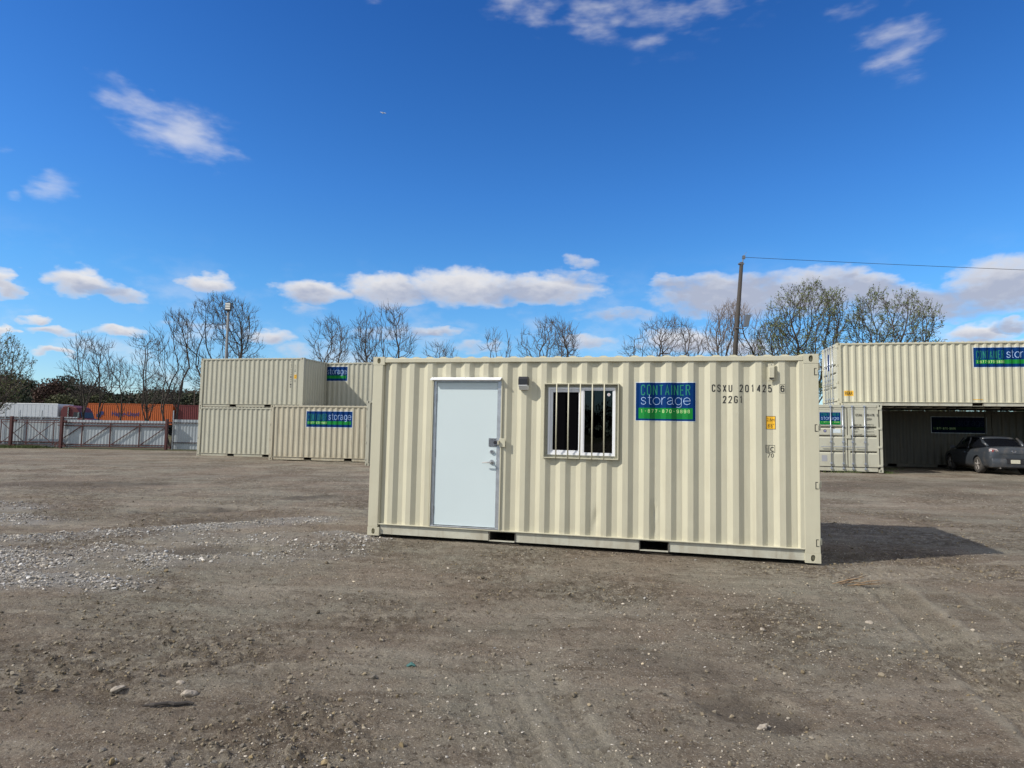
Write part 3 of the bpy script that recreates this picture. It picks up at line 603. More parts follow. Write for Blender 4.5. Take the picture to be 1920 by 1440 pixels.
def casting(parent, L, H, xi, yi, zi, m_):
    """corner casting with its real oval holes on the two outer faces"""
    lx, ly, lz = .178, .162, .118
    x0 = 0 if xi == 0 else L-lx; y0 = 0 if yi == 0 else W-ly; z0 = 0 if zi == 0 else H-lz
    b = MB(); n = 20
    def face(org, u, v, wv, hw_, hh_, lu, lv):
        # outer rectangle ring -> oval -> 4 cm inwards
        o_, u, v, wv = Vector(org), Vector(u), Vector(v), Vector(wv); c_ = o_ + u*lu/2 + v*lv/2
        ring, oval = [], []
        for k in range(n):
            a_ = 2*math.pi*k/n; ca, sa = math.cos(a_), math.sin(a_)
            sc = min((lu/2)/max(abs(ca), 1e-6), (lv/2)/max(abs(sa), 1e-6)); ring.append(c_ + u*ca*sc + v*sa*sc)
            oval.append(c_ + u*hw_*math.copysign(abs(ca)**.8, ca) + v*hh_*math.copysign(abs(sa)**.8, sa))
        for cx_, cy_ in ((1,1),(-1,1),(-1,-1),(1,-1)):   # snap nearest ring points to the corners
            q = c_ + u*cx_*lu/2 + v*cy_*lv/2; k = min(range(n), key=lambda i_: (ring[i_]-q).length); ring[k] = q
        k0 = len(b.v); b.v += [tuple(q) for q in ring + oval + [q_ + wv*.09 for q_ in oval]]
        for k in range(n):
            k2 = (k+1) % n
            b.f.append((k0+k, k0+k2, k0+n+k2, k0+n+k)); b.f.append((k0+n+k, k0+n+k2, k0+2*n+k2, k0+2*n+k))
        b.f.append(tuple(k0+2*n+k for k in range(n)))
    p = .003
    fy = y0 - p if yi == 0 else y0+ly+p; fx = x0 - p if xi == 0 else x0+lx+p
    face((x0-p if xi==0 else x0, fy, z0), (1,0,0), (0,0,1), (0,1 if yi==0 else -1,0), .026, .041, lx+p, lz)
    face((fx, y0-p if yi==0 else y0, z0), (0,1,0), (0,0,1), (1 if xi==0 else -1,0,0), .026, .041, ly+p, lz)
    xa, xb = min(fx, x0 if xi == 1 else x0+lx), max(fx, x0 if xi == 1 else x0+lx); ya, yb = min(fy, y0 if yi == 1 else y0+ly), max(fy, y0 if yi == 1 else y0+ly)
    b.f.append(b_quad(b, (xa,ya,z0),(xb,ya,z0),(xb,yb,z0),(xa,yb,z0))); b.f.append(b_quad(b, (xa,ya,z0+lz),(xb,ya,z0+lz),(xb,yb,z0+lz),(xa,yb,z0+lz)))
    iy = yb if yi == 0 else ya; ix = xb if xi == 0 else xa
    b.f.append(b_quad(b, (xa,iy,z0),(xb,iy,z0),(xb,iy,z0+lz),(xa,iy,z0+lz))); b.f.append(b_quad(b, (ix,ya,z0),(ix,yb,z0),(ix,yb,z0+lz),(ix,ya,z0+lz)))
    return b.build('corner_casting', m_, parent, fix=False)
def b_quad(b, *q):
    k = len(b.v); b.v += list(q); return (k, k+1, k+2, k+3)

def door_end(root, L, H, end, mp, detail):
    P = (lambda t_, n_, z: (-n_, W-t_, z)) if end == 'left' else (lambda t_, n_, z: (L+n_, t_, z))
    def bx(b, t0, t1, n0, n1, z0, z1):
        k = len(b.v); b.v += [P(t_, n_, z) for z in (z0, z1) for (t_, n_) in ((t0,n0),(t1,n0),(t1,n1),(t0,n1))]
        b.f += [tuple(k+i_ for i_ in f) for f in ((0,1,2,3),(4,5,6,7),(0,1,5,4),(1,2,6,5),(2,3,7,6),(3,0,4,7))]
    b = MB(); bx(b, .07, W-.07, -.12, -.045, .14, H-.09); b.build('door_gasket', M['rubber'], root)
    b = MB(); bx(b, .178, W-.178, -.10, -.002, .03, .165); bx(b, .16, .35, -.1, -.001, .165, .17); b.build('door_sill', mp, root, bevel=.003)
    b = MB(); bx(b, .178, W-.178, -.10, -.002, H-.115, H-.012); b.build('door_header', mp, root, bevel=.003)
    for t0, t1, bars in ((.075, 1.203, (.627, 1.055)), (1.237, W-.128, (1.389, 1.822))):
        z0, z1 = .2, H-.13
        # leaf: flat border with a field pressed into horizontal grooves
        a, a2 = t0+.07, t1-.07
        b = MB(); bx(b, t0, a, -.05, -.006, z0, z1); bx(b, a2, t1, -.05, -.006, z0, z1); bx(b, a, a2, -.05, -.006, z0, z0+.06); bx(b, a, a2, -.05, -.006, z1-.06, z1)
        gz = sorted([.76, 1.36, 1.70]); prof = [(z0+.06, -.012)]
        for g_ in gz: prof += [(g_-.065, -.012), (g_-.02, -.045), (g_+.02, -.045), (g_+.055, -.012)]
        prof += [(z1-.06, -.012)]
        for (za, na), (zb, nb_) in zip(prof, prof[1:]): b.f.append(b_quad(b, P(a, na, za), P(a2, na, za), P(a2, nb_, zb), P(a, nb_, zb)))
        leaf = b.build('door', mp, root)
        if detail:
            for tb in bars:
                MB().tube([P(tb, .03, .09), P(tb, .03, H-.06)], .018, 8).build('locking_bar', M['bar'], root, smooth=True)
                for zc in (.13, .32, 1.15, 1.75, H-.07):
                    b = MB(); bx(b, tb-.04, tb+.04, -.006, .05, zc-.03, zc+.03); b.build('bar_bracket', M['bar'], root, bevel=.004)
                side = -1
                MB().tube([P(tb, .05, .97), P(tb+.1*side, .055, .96), P(tb+.36*side, .05, .955)], [.014, .012, .016], 6).build('door_handle', M['bar'], root)
        for zc in (.26, .96, 1.67, 2.43):
            ha, hb_ = (.02, t0+.03) if t0 < 1 else (t1-.03, W-.02)
            b = MB(); bx(b, ha, hb_, -.02, .022, zc-.04, zc+.04); b.build('hinge', mp, root, bevel=.006)
    b = MB(); bx(b, 1.17, 1.33, -.004, .03, 1.28, 1.40); b.build('latch_plate', mp, root, bevel=.004)
    return P

def container(name, label, cat, loc, yaw, L=6.058, H=2.591, tilt=0, paint='cream', group=None, doors='left', phase=None, holes=(), dents=(), detail=True, pitch=PITCH_C, rows=1, lining=False):
    root = empty(name, loc, (0, tilt, yaw)); tag(root, label, cat, group)
    mp = M[paint]
    if phase is None: phase = .292
    door_x = 0 if doors == 'left' else L
    pw = lambda end: .168 if end == door_x and False else .165
    wl = .165; wr = .165
    # posts: rear (door) posts are wide, front posts narrower with a folded lip
    for xi in (0, 1):
        for yi in (0, 1):
            x0, x1 = (0, .152) if xi == 0 else (L-.178, L)
            isdoor = (doors == 'left') == (xi == 0)
            wdt = .085 if isdoor else .12
            y0, y1 = (0, wdt) if yi == 0 else (W-wdt, W)
            b = MB(); b.box(x0, x1, y0, y1, .118, H-.118)
            # lip that returns to the corrugated sheet
            fy = 1 if yi == 0 else -1; yb = 0 if yi == 0 else W
            if xi == 0: b.add([(x1, yb+.004*fy, .17), (x1+.018, yb+.03*fy, .17), (x1+.018, yb+.03*fy, H-.09), (x1, yb+.004*fy, H-.09), (x1, yb+.05*fy, .17), (x1, yb+.05*fy, H-.09)], [(0,1,2,3),(1,4,5,2)])
            else: b.add([(x0, yb+.004*fy, .17), (x0-.05, yb+.004*fy, .17), (x0-.05, yb+.004*fy, H-.09), (x0, yb+.004*fy, H-.09), (x0-.072, yb+.04*fy, .17), (x0-.072, yb+.04*fy, H-.09)], [(0,1,2,3),(1,4,5,2)])
            po = b.build('corner_post', mp, root, bevel=0 if not detail else .004)
            if isdoor:      # hinge slots cut in the post edge
                for zc in (.246, .948, 1.66, 2.366):
                    e_ = (L-.052, L-.022) if xi == 1 else (.022, .052)
                    yf = -.002 if yi == 0 else W+.002
                    Flat().rect(e_[0], e_[1], zc-.045, zc+.045).lay('hinge_slot', M['rubber'], po, lambda a, z, yf=yf: (a, yf, z))
                    Flat().rect(e_[0]+.010, e_[1]+(.012 if xi == 1 else 0), zc-.036, zc+.036).lay('hinge_lug', mp, po, lambda a, z, yf=yf, sg=(-.003 if yi == 0 else .003): (a, yf+sg, z))
            for zi in (0, 1): casting(root, L, H, xi, yi, zi, mp)
    # rails
    pk = [(L/2-1.025-.18, L/2-1.025+.18), (L/2+1.025-.18, L/2+1.025+.18)]
    for yi in (0, 1):
        f = (lambda y: y) if yi == 0 else (lambda y: W-y)
        def bx(b, x0, x1, y0, y1, z0, z1): a, c_ = sorted((f(y0), f(y1))); b.box(x0, x1, a, c_, z0, z1)
        b = MB(); bx(b, .178, L-.178, .002, .062, H-.085, H-.022)
        b.build('top_rail', mp, root, bevel=.006)
        b = MB(); xs = [.178, pk[0][0], pk[0][1], pk[1][0], pk[1][1], L-.178]
        for a, c_ in ((xs[0], xs[1]), (xs[2], xs[3]), (xs[4], xs[5])): bx(b, a, c_, .030, .06, .022, .158)
        for a, c_ in pk: bx(b, a, c_, .030, .06, .145, .158); bx(b, a, c_, .012, .06, .018, .030)
        br = b.build('bottom_rail', M['rail'] if paint == 'cream' else mp, root)
        b = MB(); bx(b, .178 if yi else .16, L-.178, -.001, .06, .158, .171)     # flange with its lip
        b.build('rail_flange', mp, root, bevel=.003)
    b = MB()
    for a, c_ in pk:     # fork pockets run right through
        b.box(a-.012, a-.003, .02, W-.02, .012, .142); b.box(c_+.003, c_+.012, .02, W-.02, .012, .142)
    b.box(.18, L-.18, .055, W-.055, .145, .170)
    for k in range(int(L/.5)):
        xx = .35 + k*.5
        if not any(a-.1 < xx < c_+.1 for a, c_ in pk): b.box(xx, xx+.05, .055, W-.055, .03, .145)
    for a, c_ in pk: b.box(a+.0, c_-.0, .9, .93, .03, .142)
    b.build('underframe', M['under'], root)
    # end rails and roof
    rp = .209; br_, dz = make_profile(.18, L-.18, .21, rp, 0, .024)
    side_panel('roof_panel', mp, root, .12, L-.12, .035, W-.035, .21, lambda a, d_, z: (a, z, H-.001-d_), pitch=rp, d_out=0, d_in=.024)
    sk = MB(); pts_ = sorted([q for q in br_ if .12 < q < L-.12] + [.12, L-.12])
    for yy in (.035, W-.035):
        sk = MB()
        for a, c_ in zip(pts_, pts_[1:]): sk.f.append(b_quad(sk, (a, yy, H-.05), (c_, yy, H-.05), (c_, yy, H-.0015-dz(c_)), (a, yy, H-.0015-dz(a))))
        sk.build('roof_edge', mp, root, fix=False)
    for xi in (0, 1):
        xx = (0.004, .062) if xi == 0 else (L-.062, L-.004)
        if not ((doors == 'left') == (xi == 0)):
            b = MB(); b.box(*xx, .162, W-.162, H-.085, H-.022); b.build('end_header', mp, root, bevel=.005)
            b = MB(); b.box(*xx, .162, W-.162, .02, .165); b.build('end_sill', mp, root, bevel=.005)
            pl = (lambda a, d_, z: (d_, W-a, z)) if xi == 0 else (lambda a, d_, z: (L-d_, a, z))
            side_panel('end_panel', mp, root, .11, W-.11, .16, H-.06, .16, pl, pitch=.25, d_out=.012, d_in=.055)
    zt = H-.06
    fr = lambda a, d_, z: (a, d_, z); bk = lambda a, d_, z: (a, W-d_, z)
    side_panel('side_panel', mp, root, .15, L-.235, .165, zt, phase, fr, holes=holes, dents=dents, rows=rows, pitch=pitch)
    side_panel('side_panel', mp, root, .15, L-.235, .165, zt, phase, bk, pitch=pitch)
    P = door_end(root, L, H, doors, mp, detail)
    brk, d = make_profile(.1, L-.1, phase, pitch)
    on = lambda eps: (lambda a, z: (a, (d(a) if .15 < a < L-.24 else .0) - eps, z))
    return root, brk, d, on, P

def short_sign(root, s0, s1, z0, z1, on, brk):
    Wd, Hd = s1-s0, z1-z0; X = lambda f_: s0 + Wd*f_; Z = lambda f_: z0 + Hd*f_
    sg = Flat().rect(s0-.006, s1+.006, z0-.008, z1+.010).lay('sign_sticker', M['blue_white'], root, on(.0015), brk)
    Flat().rect(s0, s1, z0, z1).lay('blue_field', M['blue'], sg, on(.0025), brk)
    Flat().rect(X(.045), X(.955), Z(.05), Z(.335)).lay('green_band', M['green'], sg, on(.0035), brk)
    Flat().line('CONTAINER', X(.085), X(.915), Z(.665), Z(.945), .0135, .34).lay('lettering', M['dgreen2'], sg, on(.0035), brk)
    Flat().line('storage', X(.085), X(.915), Z(.35), Z(.675), .0062, .24, True).lay('lettering', M['wtext'], sg, on(.0045), brk)
    Flat().iso('1-877-870-9898', X(.085), Wd*.83/13.75, Wd*.83/14*.62, Z(.205), Z(.295), .0052).lay('lettering', M['ytext'], sg, on(.0045), brk)
    fl = Flat()
    for k in range(17): fl.frame(X(.09+.049*k), X(.09+.049*k+.034), Z(.09), Z(.16), .002)
    fl.lay('faint_small_print', M['green_faint'], sg, on(.0045), brk); return sg
def long_sign(root, s0, s1, z0, z1, on, brk, wt='wtext', bl='blue', gn='green', cg='dgreen2'):
    Wd, Hd = s1-s0, z1-z0; X = lambda f_: s0 + Wd*f_; Z = lambda f_: z0 + Hd*f_
    sg = Flat().rect(s0-.02, s1+.02, z0-.02, z1+.02).lay('sign_sticker', M['blue_white'], root, on(.003), brk)
    Flat().rect(s0, s1, z0, z1).lay('blue_field', M[bl], sg, on(.005), brk)
    Flat().rect(X(.03), X(.97), Z(.17), Z(.38)).lay('green_band', M[gn], sg, on(.007), brk)
    Flat().line('CONTAINER', X(.035), X(.445), Z(.43), Z(.84), .022, .34).lay('lettering', M[cg], sg, on(.007), brk)
    Flat().line('storage', X(.485), X(.965), Z(.36), Z(.87), .019, .26, True).lay('lettering', M[wt], sg, on(.008), brk)
    Flat().iso('1-877-870-9898', X(.04), Wd*.41/13.75, Wd*.41/14*.65, Z(.205), Z(.34), .011).lay('lettering', M['ytext'], sg, on(.009), brk); return sg
M['dgreen2'] = mat('decal_teal_green', (.02, .19, .135), .5, spec=.15)

# ---- the office container
DO = (.936, 1.972, .178, 2.262)      # door opening
WO = (2.562, 3.586, 1.188, 2.209)    # window opening
office, brk, dfn, on, PD = container('office_container', 'cream shipping container turned office, with a white door and barred window in its side', 'container',
    (-2.06, 9.517, 0), -.2394, tilt=.0051, doors='right', phase=OUT0 - 13*PITCH_C, holes=(DO, WO), dents=((3.30, .42, .016), (4.045, .50, .020), (3.26, .30, .008), (4.07, .32, .012)), rows=3)
def B(x0, x1, y0, y1, z0, z1, name, m_, parent, bevel=.002): return MB().box(x0, x1, y0, y1, z0, z1).build(name, m_, parent, bevel=bevel)
# inner lining closes the room
b = MB()
b.box(.12, .93, .075, .09, .17, 2.5); b.box(1.975, 2.56, .075, .09, .17, 2.5); b.box(3.59, 5.85, .075, .09, .17, 2.5); b.box(.93, 1.975, .075, .09, 2.265, 2.5)
b.box(2.56, 3.59, .0751, .09, .17, 1.186); b.box(2.56, 3.59, .0751, .09, 2.212, 2.5); b.box(.12, 5.85, 2.33, 2.36, .17, 2.5); b.box(.1, .12, .09, 2.33, .17, 2.5); b.box(5.85, 5.87, .09, 2.33, .17, 2.5); b.box(.12, 5.85, .09, 2.33, .171, .19); b.box(.12, 5.85, .075, 2.36, 2.5, 2.52)
b.build('inner_lining', M['dark_in'], office)
# door frame and door
df = MB()
df.box(.936, .950, -.004, .085, .178, 2.262); df.box(1.958, 1.972, -.004, .085, .178, 2.262); df.box(.95, 1.958, -.004, .085, 2.246, 2.262)
dfr = df.build('door_frame', M['cream'], office)
g_ = MB(); g_.box(.9505, .992, .018, .085, .186, 2.245); g_.box(1.902, 1.9575, .018, .085, .186, 2.245); g_.box(.992, 1.902, .0185, .085, 2.225, 2.245)
gj = g_.build('door_jamb', M['galv'], dfr, bevel=.003)
B(.9505, 1.9575, .004, .085, .176, .192, 'threshold', M['galv'], dfr)
# drip edge above the door
b = MB(); b.add([(.915, -.055, 2.246), (1.955, -.055, 2.246), (1.955, -.055, 2.258), (.915, -.055, 2.258), (.915, .02, 2.292), (1.955, .02, 2.292), (.915, .02, 2.28), (1.955, .02, 2.28)],
   [(0,1,2,3),(3,2,5,4),(0,6,7,1),(0,3,4,6),(1,7,5,2),(4,5,7,6)])
dr = b.build('drip_edge', M['vinyl'], office)
for xx in (.95, 1.43, 1.93): MB().tube([(xx, -.006, 2.279), (xx, -.012, 2.277)], .006, 8).build('screw', M['dsteel'], dr)
leaf = B(.994, 1.898, .030, .074, .200, 2.221, 'entry_door', M['door_white'], office, .003)
for zz in (1.997, 1.204, .407): MB().tube([(.991, .026, zz-.055), (.991, .026, zz+.055)], .008, 8).build('hinge', M['dsteel'], leaf)
b = MB(); b.tube([(1.834, .031, 1.248), (1.834, .008, 1.248)], [.031, .027], 20); db = b.build('deadbolt', M['steel'], leaf); MB().tube([(1.834, .009, 1.248), (1.834, .003, 1.248)], .014, 14).build('keyway', M['dsteel'], db)
b = MB(); b.tube([(1.834, .031, 1.104), (1.834, .016, 1.104)], [.036, .032], 22); b.tube([(1.834, .018, 1.104), (1.834, -.038, 1.104)], [.013, .013], 12); b.tube([(1.842, -.034, 1.104), (1.79, -.038, 1.102), (1.712, -.032, 1.097)], [.013, .010, .008], 10)
b.build('lever_handle', M['steel'], leaf, smooth=False)
# hasp with round puck lock
hp = MB(); hp.box(1.785, 1.905, .020, .030, 1.324, 1.436); hs_ = hp.build('hasp', M['dsteel'], leaf, bevel=.002)
for xx in (1.80, 1.86):
    for zz in (1.34, 1.42): MB().tube([(xx, .021, zz), (xx, .016, zz)], .005, 8).build('rivet', M['steel'], hs_)
hk = MB(); hk.tube([(1.893, .022, 1.378), (1.893, -.03, 1.378)], [.040, .038], 24); pl = hk.build('puck_lock', M['dsteel'], hs_); MB().tube([(1.893, -.029, 1.378), (1.893, -.034, 1.378)], .024, 20).build('lock_face', M['black_plastic'], pl)
b = MB(); b.box(1.945, 2.03, -.012, -.004, 1.318, 1.438); b.box(1.93, 1.946, -.045, -.004, 1.35, 1.405); b.build('hasp_bracket', M['cream'], office, bevel=.003)
# wall lamp (unlit)
lf = MB(); lf.prism([(0, 0), (-.085, .0), (-.105, -.03), (-.105, -.115), (0, -.115)], lambda u, v, w_: (w_, .018+u, 2.296+v), 2.217, 2.349)
wl_ = lf.build('wall_lamp', M['black_plastic'], office, bevel=.004)
lf = MB(); lf.prism([(0, -.115), (-.104, -.115), (-.100, -.128), (-.045, -.182), (0, -.182)], lambda u, v, w_: (w_, .018+u, 2.296+v), 2.221, 2.345); lf.build('lamp_lens', M['lens'], wl_, bevel=.003)
# window: cream steel box frame, flange, white slider, bars
wf = MB(); t_ = .013
wf.box(WO[0], WO[1], -.012, .085, WO[3]-t_, WO[3]); wf.box(WO[0], WO[1], -.012, .085, WO[2], WO[2]+t_); wf.box(WO[0], WO[0]+t_, -.012, .085, WO[2]+t_, WO[3]-t_); wf.box(WO[1]-t_, WO[1], -.012, .085, WO[2]+t_, WO[3]-t_)
win = wf.build('window', M['cream'], office)
fl = MB(); a0, a1, c0, c1_ = 2.622, 3.536, 1.236, 2.152
fl.box(WO[0]+t_, a0, .066, .075, WO[2]+t_, WO[3]-t_); fl.box(a1, WO[1]-t_, .066, .075, WO[2]+t_, WO[3]-t_); fl.box(a0, a1, .066, .075, WO[2]+t_, c0); fl.box(a0, a1, .066, .075, c1_, WO[3]-t_)
fg = fl.build('mounting_flange', M['cream_old'], win, fix=True)
for k in range(9):
    zz = 1.25 + k*.11
    for xx in (2.598, 3.556): MB().tube([(xx, .067, zz), (xx, .063, zz)], .005, 6).build('rivet', M['dsteel'], fg)
    xx = 2.66 + k*.105
    for zz in (1.220, 2.172): MB().tube([(xx, .067, zz), (xx, .063, zz)], .005, 6).build('rivet', M['dsteel'], fg)
def ring(b, x0, x1, z0, z1, t, y0, y1): b.box(x0, x1, y0, y1, z1-t, z1); b.box(x0, x1, y0, y1, z0, z0+t); b.box(x0, x0+t, y0, y1, z0+t, z1-t); b.box(x1-t, x1, y0, y1, z0+t, z1-t)
b = MB(); ring(b, 2.618, 3.540, 1.232, 2.156, .030, .044, .09); b.box(3.070, 3.108, .046, .088, 1.262, 2.126); b.build('window_frame', M['vinyl'], win, bevel=.003)
b = MB(); ring(b, 2.650, 3.069, 1.264, 2.124, .016, .055, .08); ring(b, 2.668, 3.053, 1.282, 2.106, .014, .062, .085); b.build('sliding_sash', M['vinyl'], win, bevel=.0015)
b = MB(); ring(b, 3.109, 3.509, 1.263, 2.125, .010, .050, .08); b.build('fixed_sash', M['vinyl'], win, bevel=.0015)
B(2.682, 3.039, .074, .077, 1.296, 2.092, 'window_pane', M['glass'], win, 0); B(3.119, 3.499, .066, .069, 1.273, 2.115, 'window_pane', M['glass'], win, 0)
B(2.683, 3.038, .0705, .0712, 1.297, 2.091, 'insect_screen', mat('screen_mesh', (.004, .004, .005), 1, spec=0), win, 0)
st_ = Flat().disc(3.447, 2.062, .021).lay('round_sticker', M['vinyl'], win, lambda a, z: (a, .0645, z)); Flat().disc(3.447, 2.062, .013).lay('sticker_mark', mat('sticker_mark_red', (.4, .12, .1), .5), st_, lambda a, z: (a, .0638, z)); Flat().disc(3.447, 2.062, .007).lay('sticker_centre', M['vinyl'], st_, lambda a, z: (a, .0632, z))
for xx in (2.744, 2.907, 3.070, 3.233, 3.393): MB().tube([(xx, -.006, WO[2]+.003), (xx, -.006, WO[3]-.003)], .009, 8).build('window_bar', M['cream'], win, smooth=True)
# vent
b = MB(); b.box(5.466, 5.541, -.002, .02, 2.257, 2.469); vt = b.build('air_vent', M['cream'], office, bevel=.003)
b = MB(); b.box(5.474, 5.536, -.032, -.002, 2.285, 2.425); b.build('vent_hood', M['cream'], vt, bevel=.006)
for zz in (2.455, 2.270): MB().tube([(5.5035, -.002, zz), (5.5035, -.006, zz)], .006, 8).build('screw', M['dsteel'], vt)
B(5.478, 5.532, -.024, -.003, 2.279, 2.286, 'vent_slot', M['rubber'], vt, 0)
short_sign(office, 3.808, 4.575, 1.720, 2.224, on, brk)
Flat().iso('CSXU', 4.778, .0697, .045, 2.105, 2.203, .0135).iso('201425', 5.122, .0696, .045, 2.105, 2.203, .0135).iso('22G1', 4.917, .0680, .045, 1.960, 2.056, .0135).iso('6', 5.614, .07, .045, 2.108, 2.192, .0125).frame(5.604, 5.668, 2.094, 2.206, .003).lay('code_lettering', M['black'], office, on(.002), brk)
yl = Flat().rect(5.441, 5.555, 1.634, 1.802).lay('height_label', M['black'], office, on(.0015), brk)
Flat().rect(5.447, 5.549, 1.640, 1.796).lay('label_field', M['yellow'], yl, on(.0025), brk)
Flat().text('2.6m', 5.452, 5.543, 1.735, 1.780).text('8\'6"', 5.462, 5.537, 1.655, 1.705).lay('lettering', M['black'], yl, on(.0035), brk)
Flat().frame(5.434, 5.546, 1.338, 1.434, .005).rect(5.462, 5.468, 1.343, 1.42).text('i', 5.447, 5.456, 1.348, 1.425).text('c', 5.490, 5.532, 1.350, 1.412).rect(5.474, 5.479, 1.343, 1.43).text('70', 5.458, 5.534, 1.276, 1.330, -.01).lay('badge_lettering', M['black'], office, on(.002), brk)
for xw in (.362, 5.545): Flat().rect(xw, xw+.004, .03, .155).lay('weld_seam', M['cream_dusty'], office, lambda a, z: (a, .0285, z))

# ---- left stack
GS = 'cream storage containers stacked along the left of the yard'
cL, brk, dfn, on, _ = container('storage_container', 'cream ground-level container at the left corner of the stack, behind the signed one', 'container', (-16.661, 34.536, -.062), -.2146, paint='cream_old', group=GS, detail=False)
cU, brk, dfn, on, _ = container('storage_container', 'upper cream container at the left end, with vertical black code and small yellow label', 'container', (-16.661, 34.536, 2.529), -.2146, paint='cream_old', group=GS, detail=False)
for k, ch in enumerate('CSXU2014718'):
    Flat().text(ch, 5.29, 5.37, 2.31 - k*.128, 2.395 - k*.128).lay('code_lettering', M['black'], cU, on(.004), brk)
for k, ch in enumerate('22G1'):
    Flat().text(ch, 5.52, 5.58, 2.16 - k*.1, 2.225 - k*.1).lay('code_lettering', M['black'], cU, on(.004), brk)
hl = Flat().rect(5.50, 5.66, 1.50, 1.71).lay('height_label', M['yellow'], cU, on(.004), brk); Flat().text('2.6m', 5.52, 5.64, 1.63, 1.69).text('8\'6"', 5.53, 5.63, 1.53, 1.59).lay('lettering', M['black'], hl, on(.007), brk)
Flat().frame(5.52, 5.62, 1.33, 1.43, .012).lay('badge_lettering', M['black'], cU, on(.004), brk)
def rel(base, yaw, a, d_): return (base[0] + math.cos(yaw)*a - math.sin(yaw)*d_, base[1] + math.sin(yaw)*a + math.cos(yaw)*d_)
vx, vy = rel((-16.661, 34.536), -.2146, 3.62, 2.47)
cW, *_r = container('storage_container', 'cream ground-level container in the back row, hidden behind the signed one', 'container', (vx, vy, -.06), -.2146, paint='cream_old', group=GS, detail=False)
cV, brk, dfn, on, _ = container('storage_container', 'upper cream container set back, its blue sign half hidden by its left neighbour', 'container', (vx, vy, 2.531), -.2146, paint='cream_old', group=GS, detail=False)
long_sign(cV, 1.28, 3.64, 1.575, 2.355, on, brk)
cS, brk, dfn, on, _ = container('storage_container', 'dusty cream ground-level container in the left stack with a complete long blue and green sign', 'container', (-11.492, 30.919, -.026), -.2166, paint='cream_dusty', group=GS)
long_sign(cS, 1.865, 4.225, 1.58, 2.32, on, brk)
cT, *_r = container('storage_container', 'cream container mostly hidden behind the office container, only its left post showing', 'container', (-6.085, 27.2, -.03), -.2166, H=2.72, paint='cream_old', group=GS)

# ---- right side
GR = 'cream storage containers forming the shelter on the right'
cD, brk, dfn, on, PD = container('storage_container', 'cream container on the right whose locking-bar doors face the camera', 'container', (14.14, 24.727, .15), math.pi/2 - .245, paint='cream_grey', group=GR)
OD = (-1, 0, 0)
onD = lambda eps: (lambda a, z: PD(a, eps, z))
s1 = Flat().rect(.225, 1.005, 1.80, 2.295).lay('sign_sticker', M['blue_white'], cD, onD(-.002)); 
Flat().rect(.235, .985, 1.81, 2.285).lay('blue_field', M['blue'], s1, onD(.001)); Flat().rect(.235, .985, 1.81, 1.95).lay('green_band', M['green'], s1, onD(.003))
Flat().line('CONTAINER', .29, .93, 2.14, 2.26, .013, .34).lay('lettering', M['dgreen2'], s1, onD(.003), out=OD); Flat().line('storage', .29, .93, 1.96, 2.13, .011, .24, True).lay('lettering', M['wtext'], s1, onD(.003), out=OD); Flat().iso('1-877-870-9898', .29, .047, .03, 1.885, 1.925, .006).lay('lettering', M['ytext'], s1, onD(.006), out=OD)
Flat().iso('CSXU', 1.516, .0575, .045, 2.14, 2.235, .013).iso('201476', 1.885, .049, .038, 2.14, 2.235, .013).iso('5', 2.255, .05, .04, 2.14, 2.235, .013).iso('22G1', 1.9, .05, .038, 1.99, 2.07, .013).lay('code_lettering', M['black'], cD, onD(.002), out=OD)
Flat().text('MAX GR', 1.46, 1.72, 1.775, 1.835, .004).text('TARE', 1.46, 1.63, 1.635, 1.69, .004).text('NET', 1.46, 1.59, 1.52, 1.575, .004).text('CU CAP', 1.46, 1.73, 1.41, 1.465, .004).text('30480 KG', 1.88, 2.14, 1.80, 1.845).text('67200 LB', 1.88, 2.14, 1.735, 1.77).text('2200 KG', 1.90, 2.14, 1.64, 1.68).text('28280 KG', 1.88, 2.14, 1.53, 1.57).text('33.2 CU M', 1.88, 2.16, 1.42, 1.465).lay('weight_lettering', M['black'], cD, lambda a, z: PD(a, .000 if not (1.30 < z < 1.42 or 1.635 < z < 1.755) else .000, z))
sl_ = Flat().disc(.425, 1.56, .055).lay('round_seal', M['navy'], cD, onD(-.009)); Flat().disc(.425, 1.56, .03).lay('seal_mark', mat('seal_pale', (.35, .35, .5), .5), sl_, onD(-.0075))
Flat().rect(.70, .98, 1.49, 1.64).lay('white_placard', M['blue_white'], cD, onD(-.009))
Flat().rect(.294, .487, .387, .622).lay('grey_patch', mat('grey_patch', (.33, .34, .37), .6), cD, onD(-.009))
cR, brk, dfn, on, PD = container('storage_container', 'long upper cream container on the right, with blue sign and yellow REAR mark', 'container', (13.3415, 26.469, 2.751), -.2175, L=12.192, paint='cream', group=GR, phase=.33)
long_sign(cR, 4.985, 7.345, 1.56, 2.335, on, brk)
rl = Flat().rect(.262, .60, .405, .62).lay('rear_label', M['yellow'], cR, on(.003), brk); Flat().text('REAR', .285, .58, .44, .585, .01).lay('lettering', M['black'], rl, on(.006), brk)
Flat().rect(4.90, 5.27, .268, .292).lay('yellow_mark', M['yellow'], cR, on(.004), brk)
onR = lambda eps: (lambda a, z: PD(a, eps, z)); sR = Flat().rect(.9, 1.18, 1.55, 2.25).lay('sign_sticker', M['blue'], cR, onR(.002))
kx, ky = rel((13.004, 30.887), -.217, 2.62, 0)
cK, brk, dfn, on, _ = container('storage_container', 'deeply shaded container behind the parked car, with a long dark blue sign', 'container', (kx, ky, .14), -.217, paint='cream_shaded', group=GR, detail=False)
M['blue_shaded'] = mat('decal_blue_shaded', (.003, .008, .03), .8, spec=.05); M['green_shaded'] = mat('decal_green_shaded', (.006, .028, .014), .8, spec=.05)  # same sign as elsewhere, its colours darkened to imitate the shelter's shade
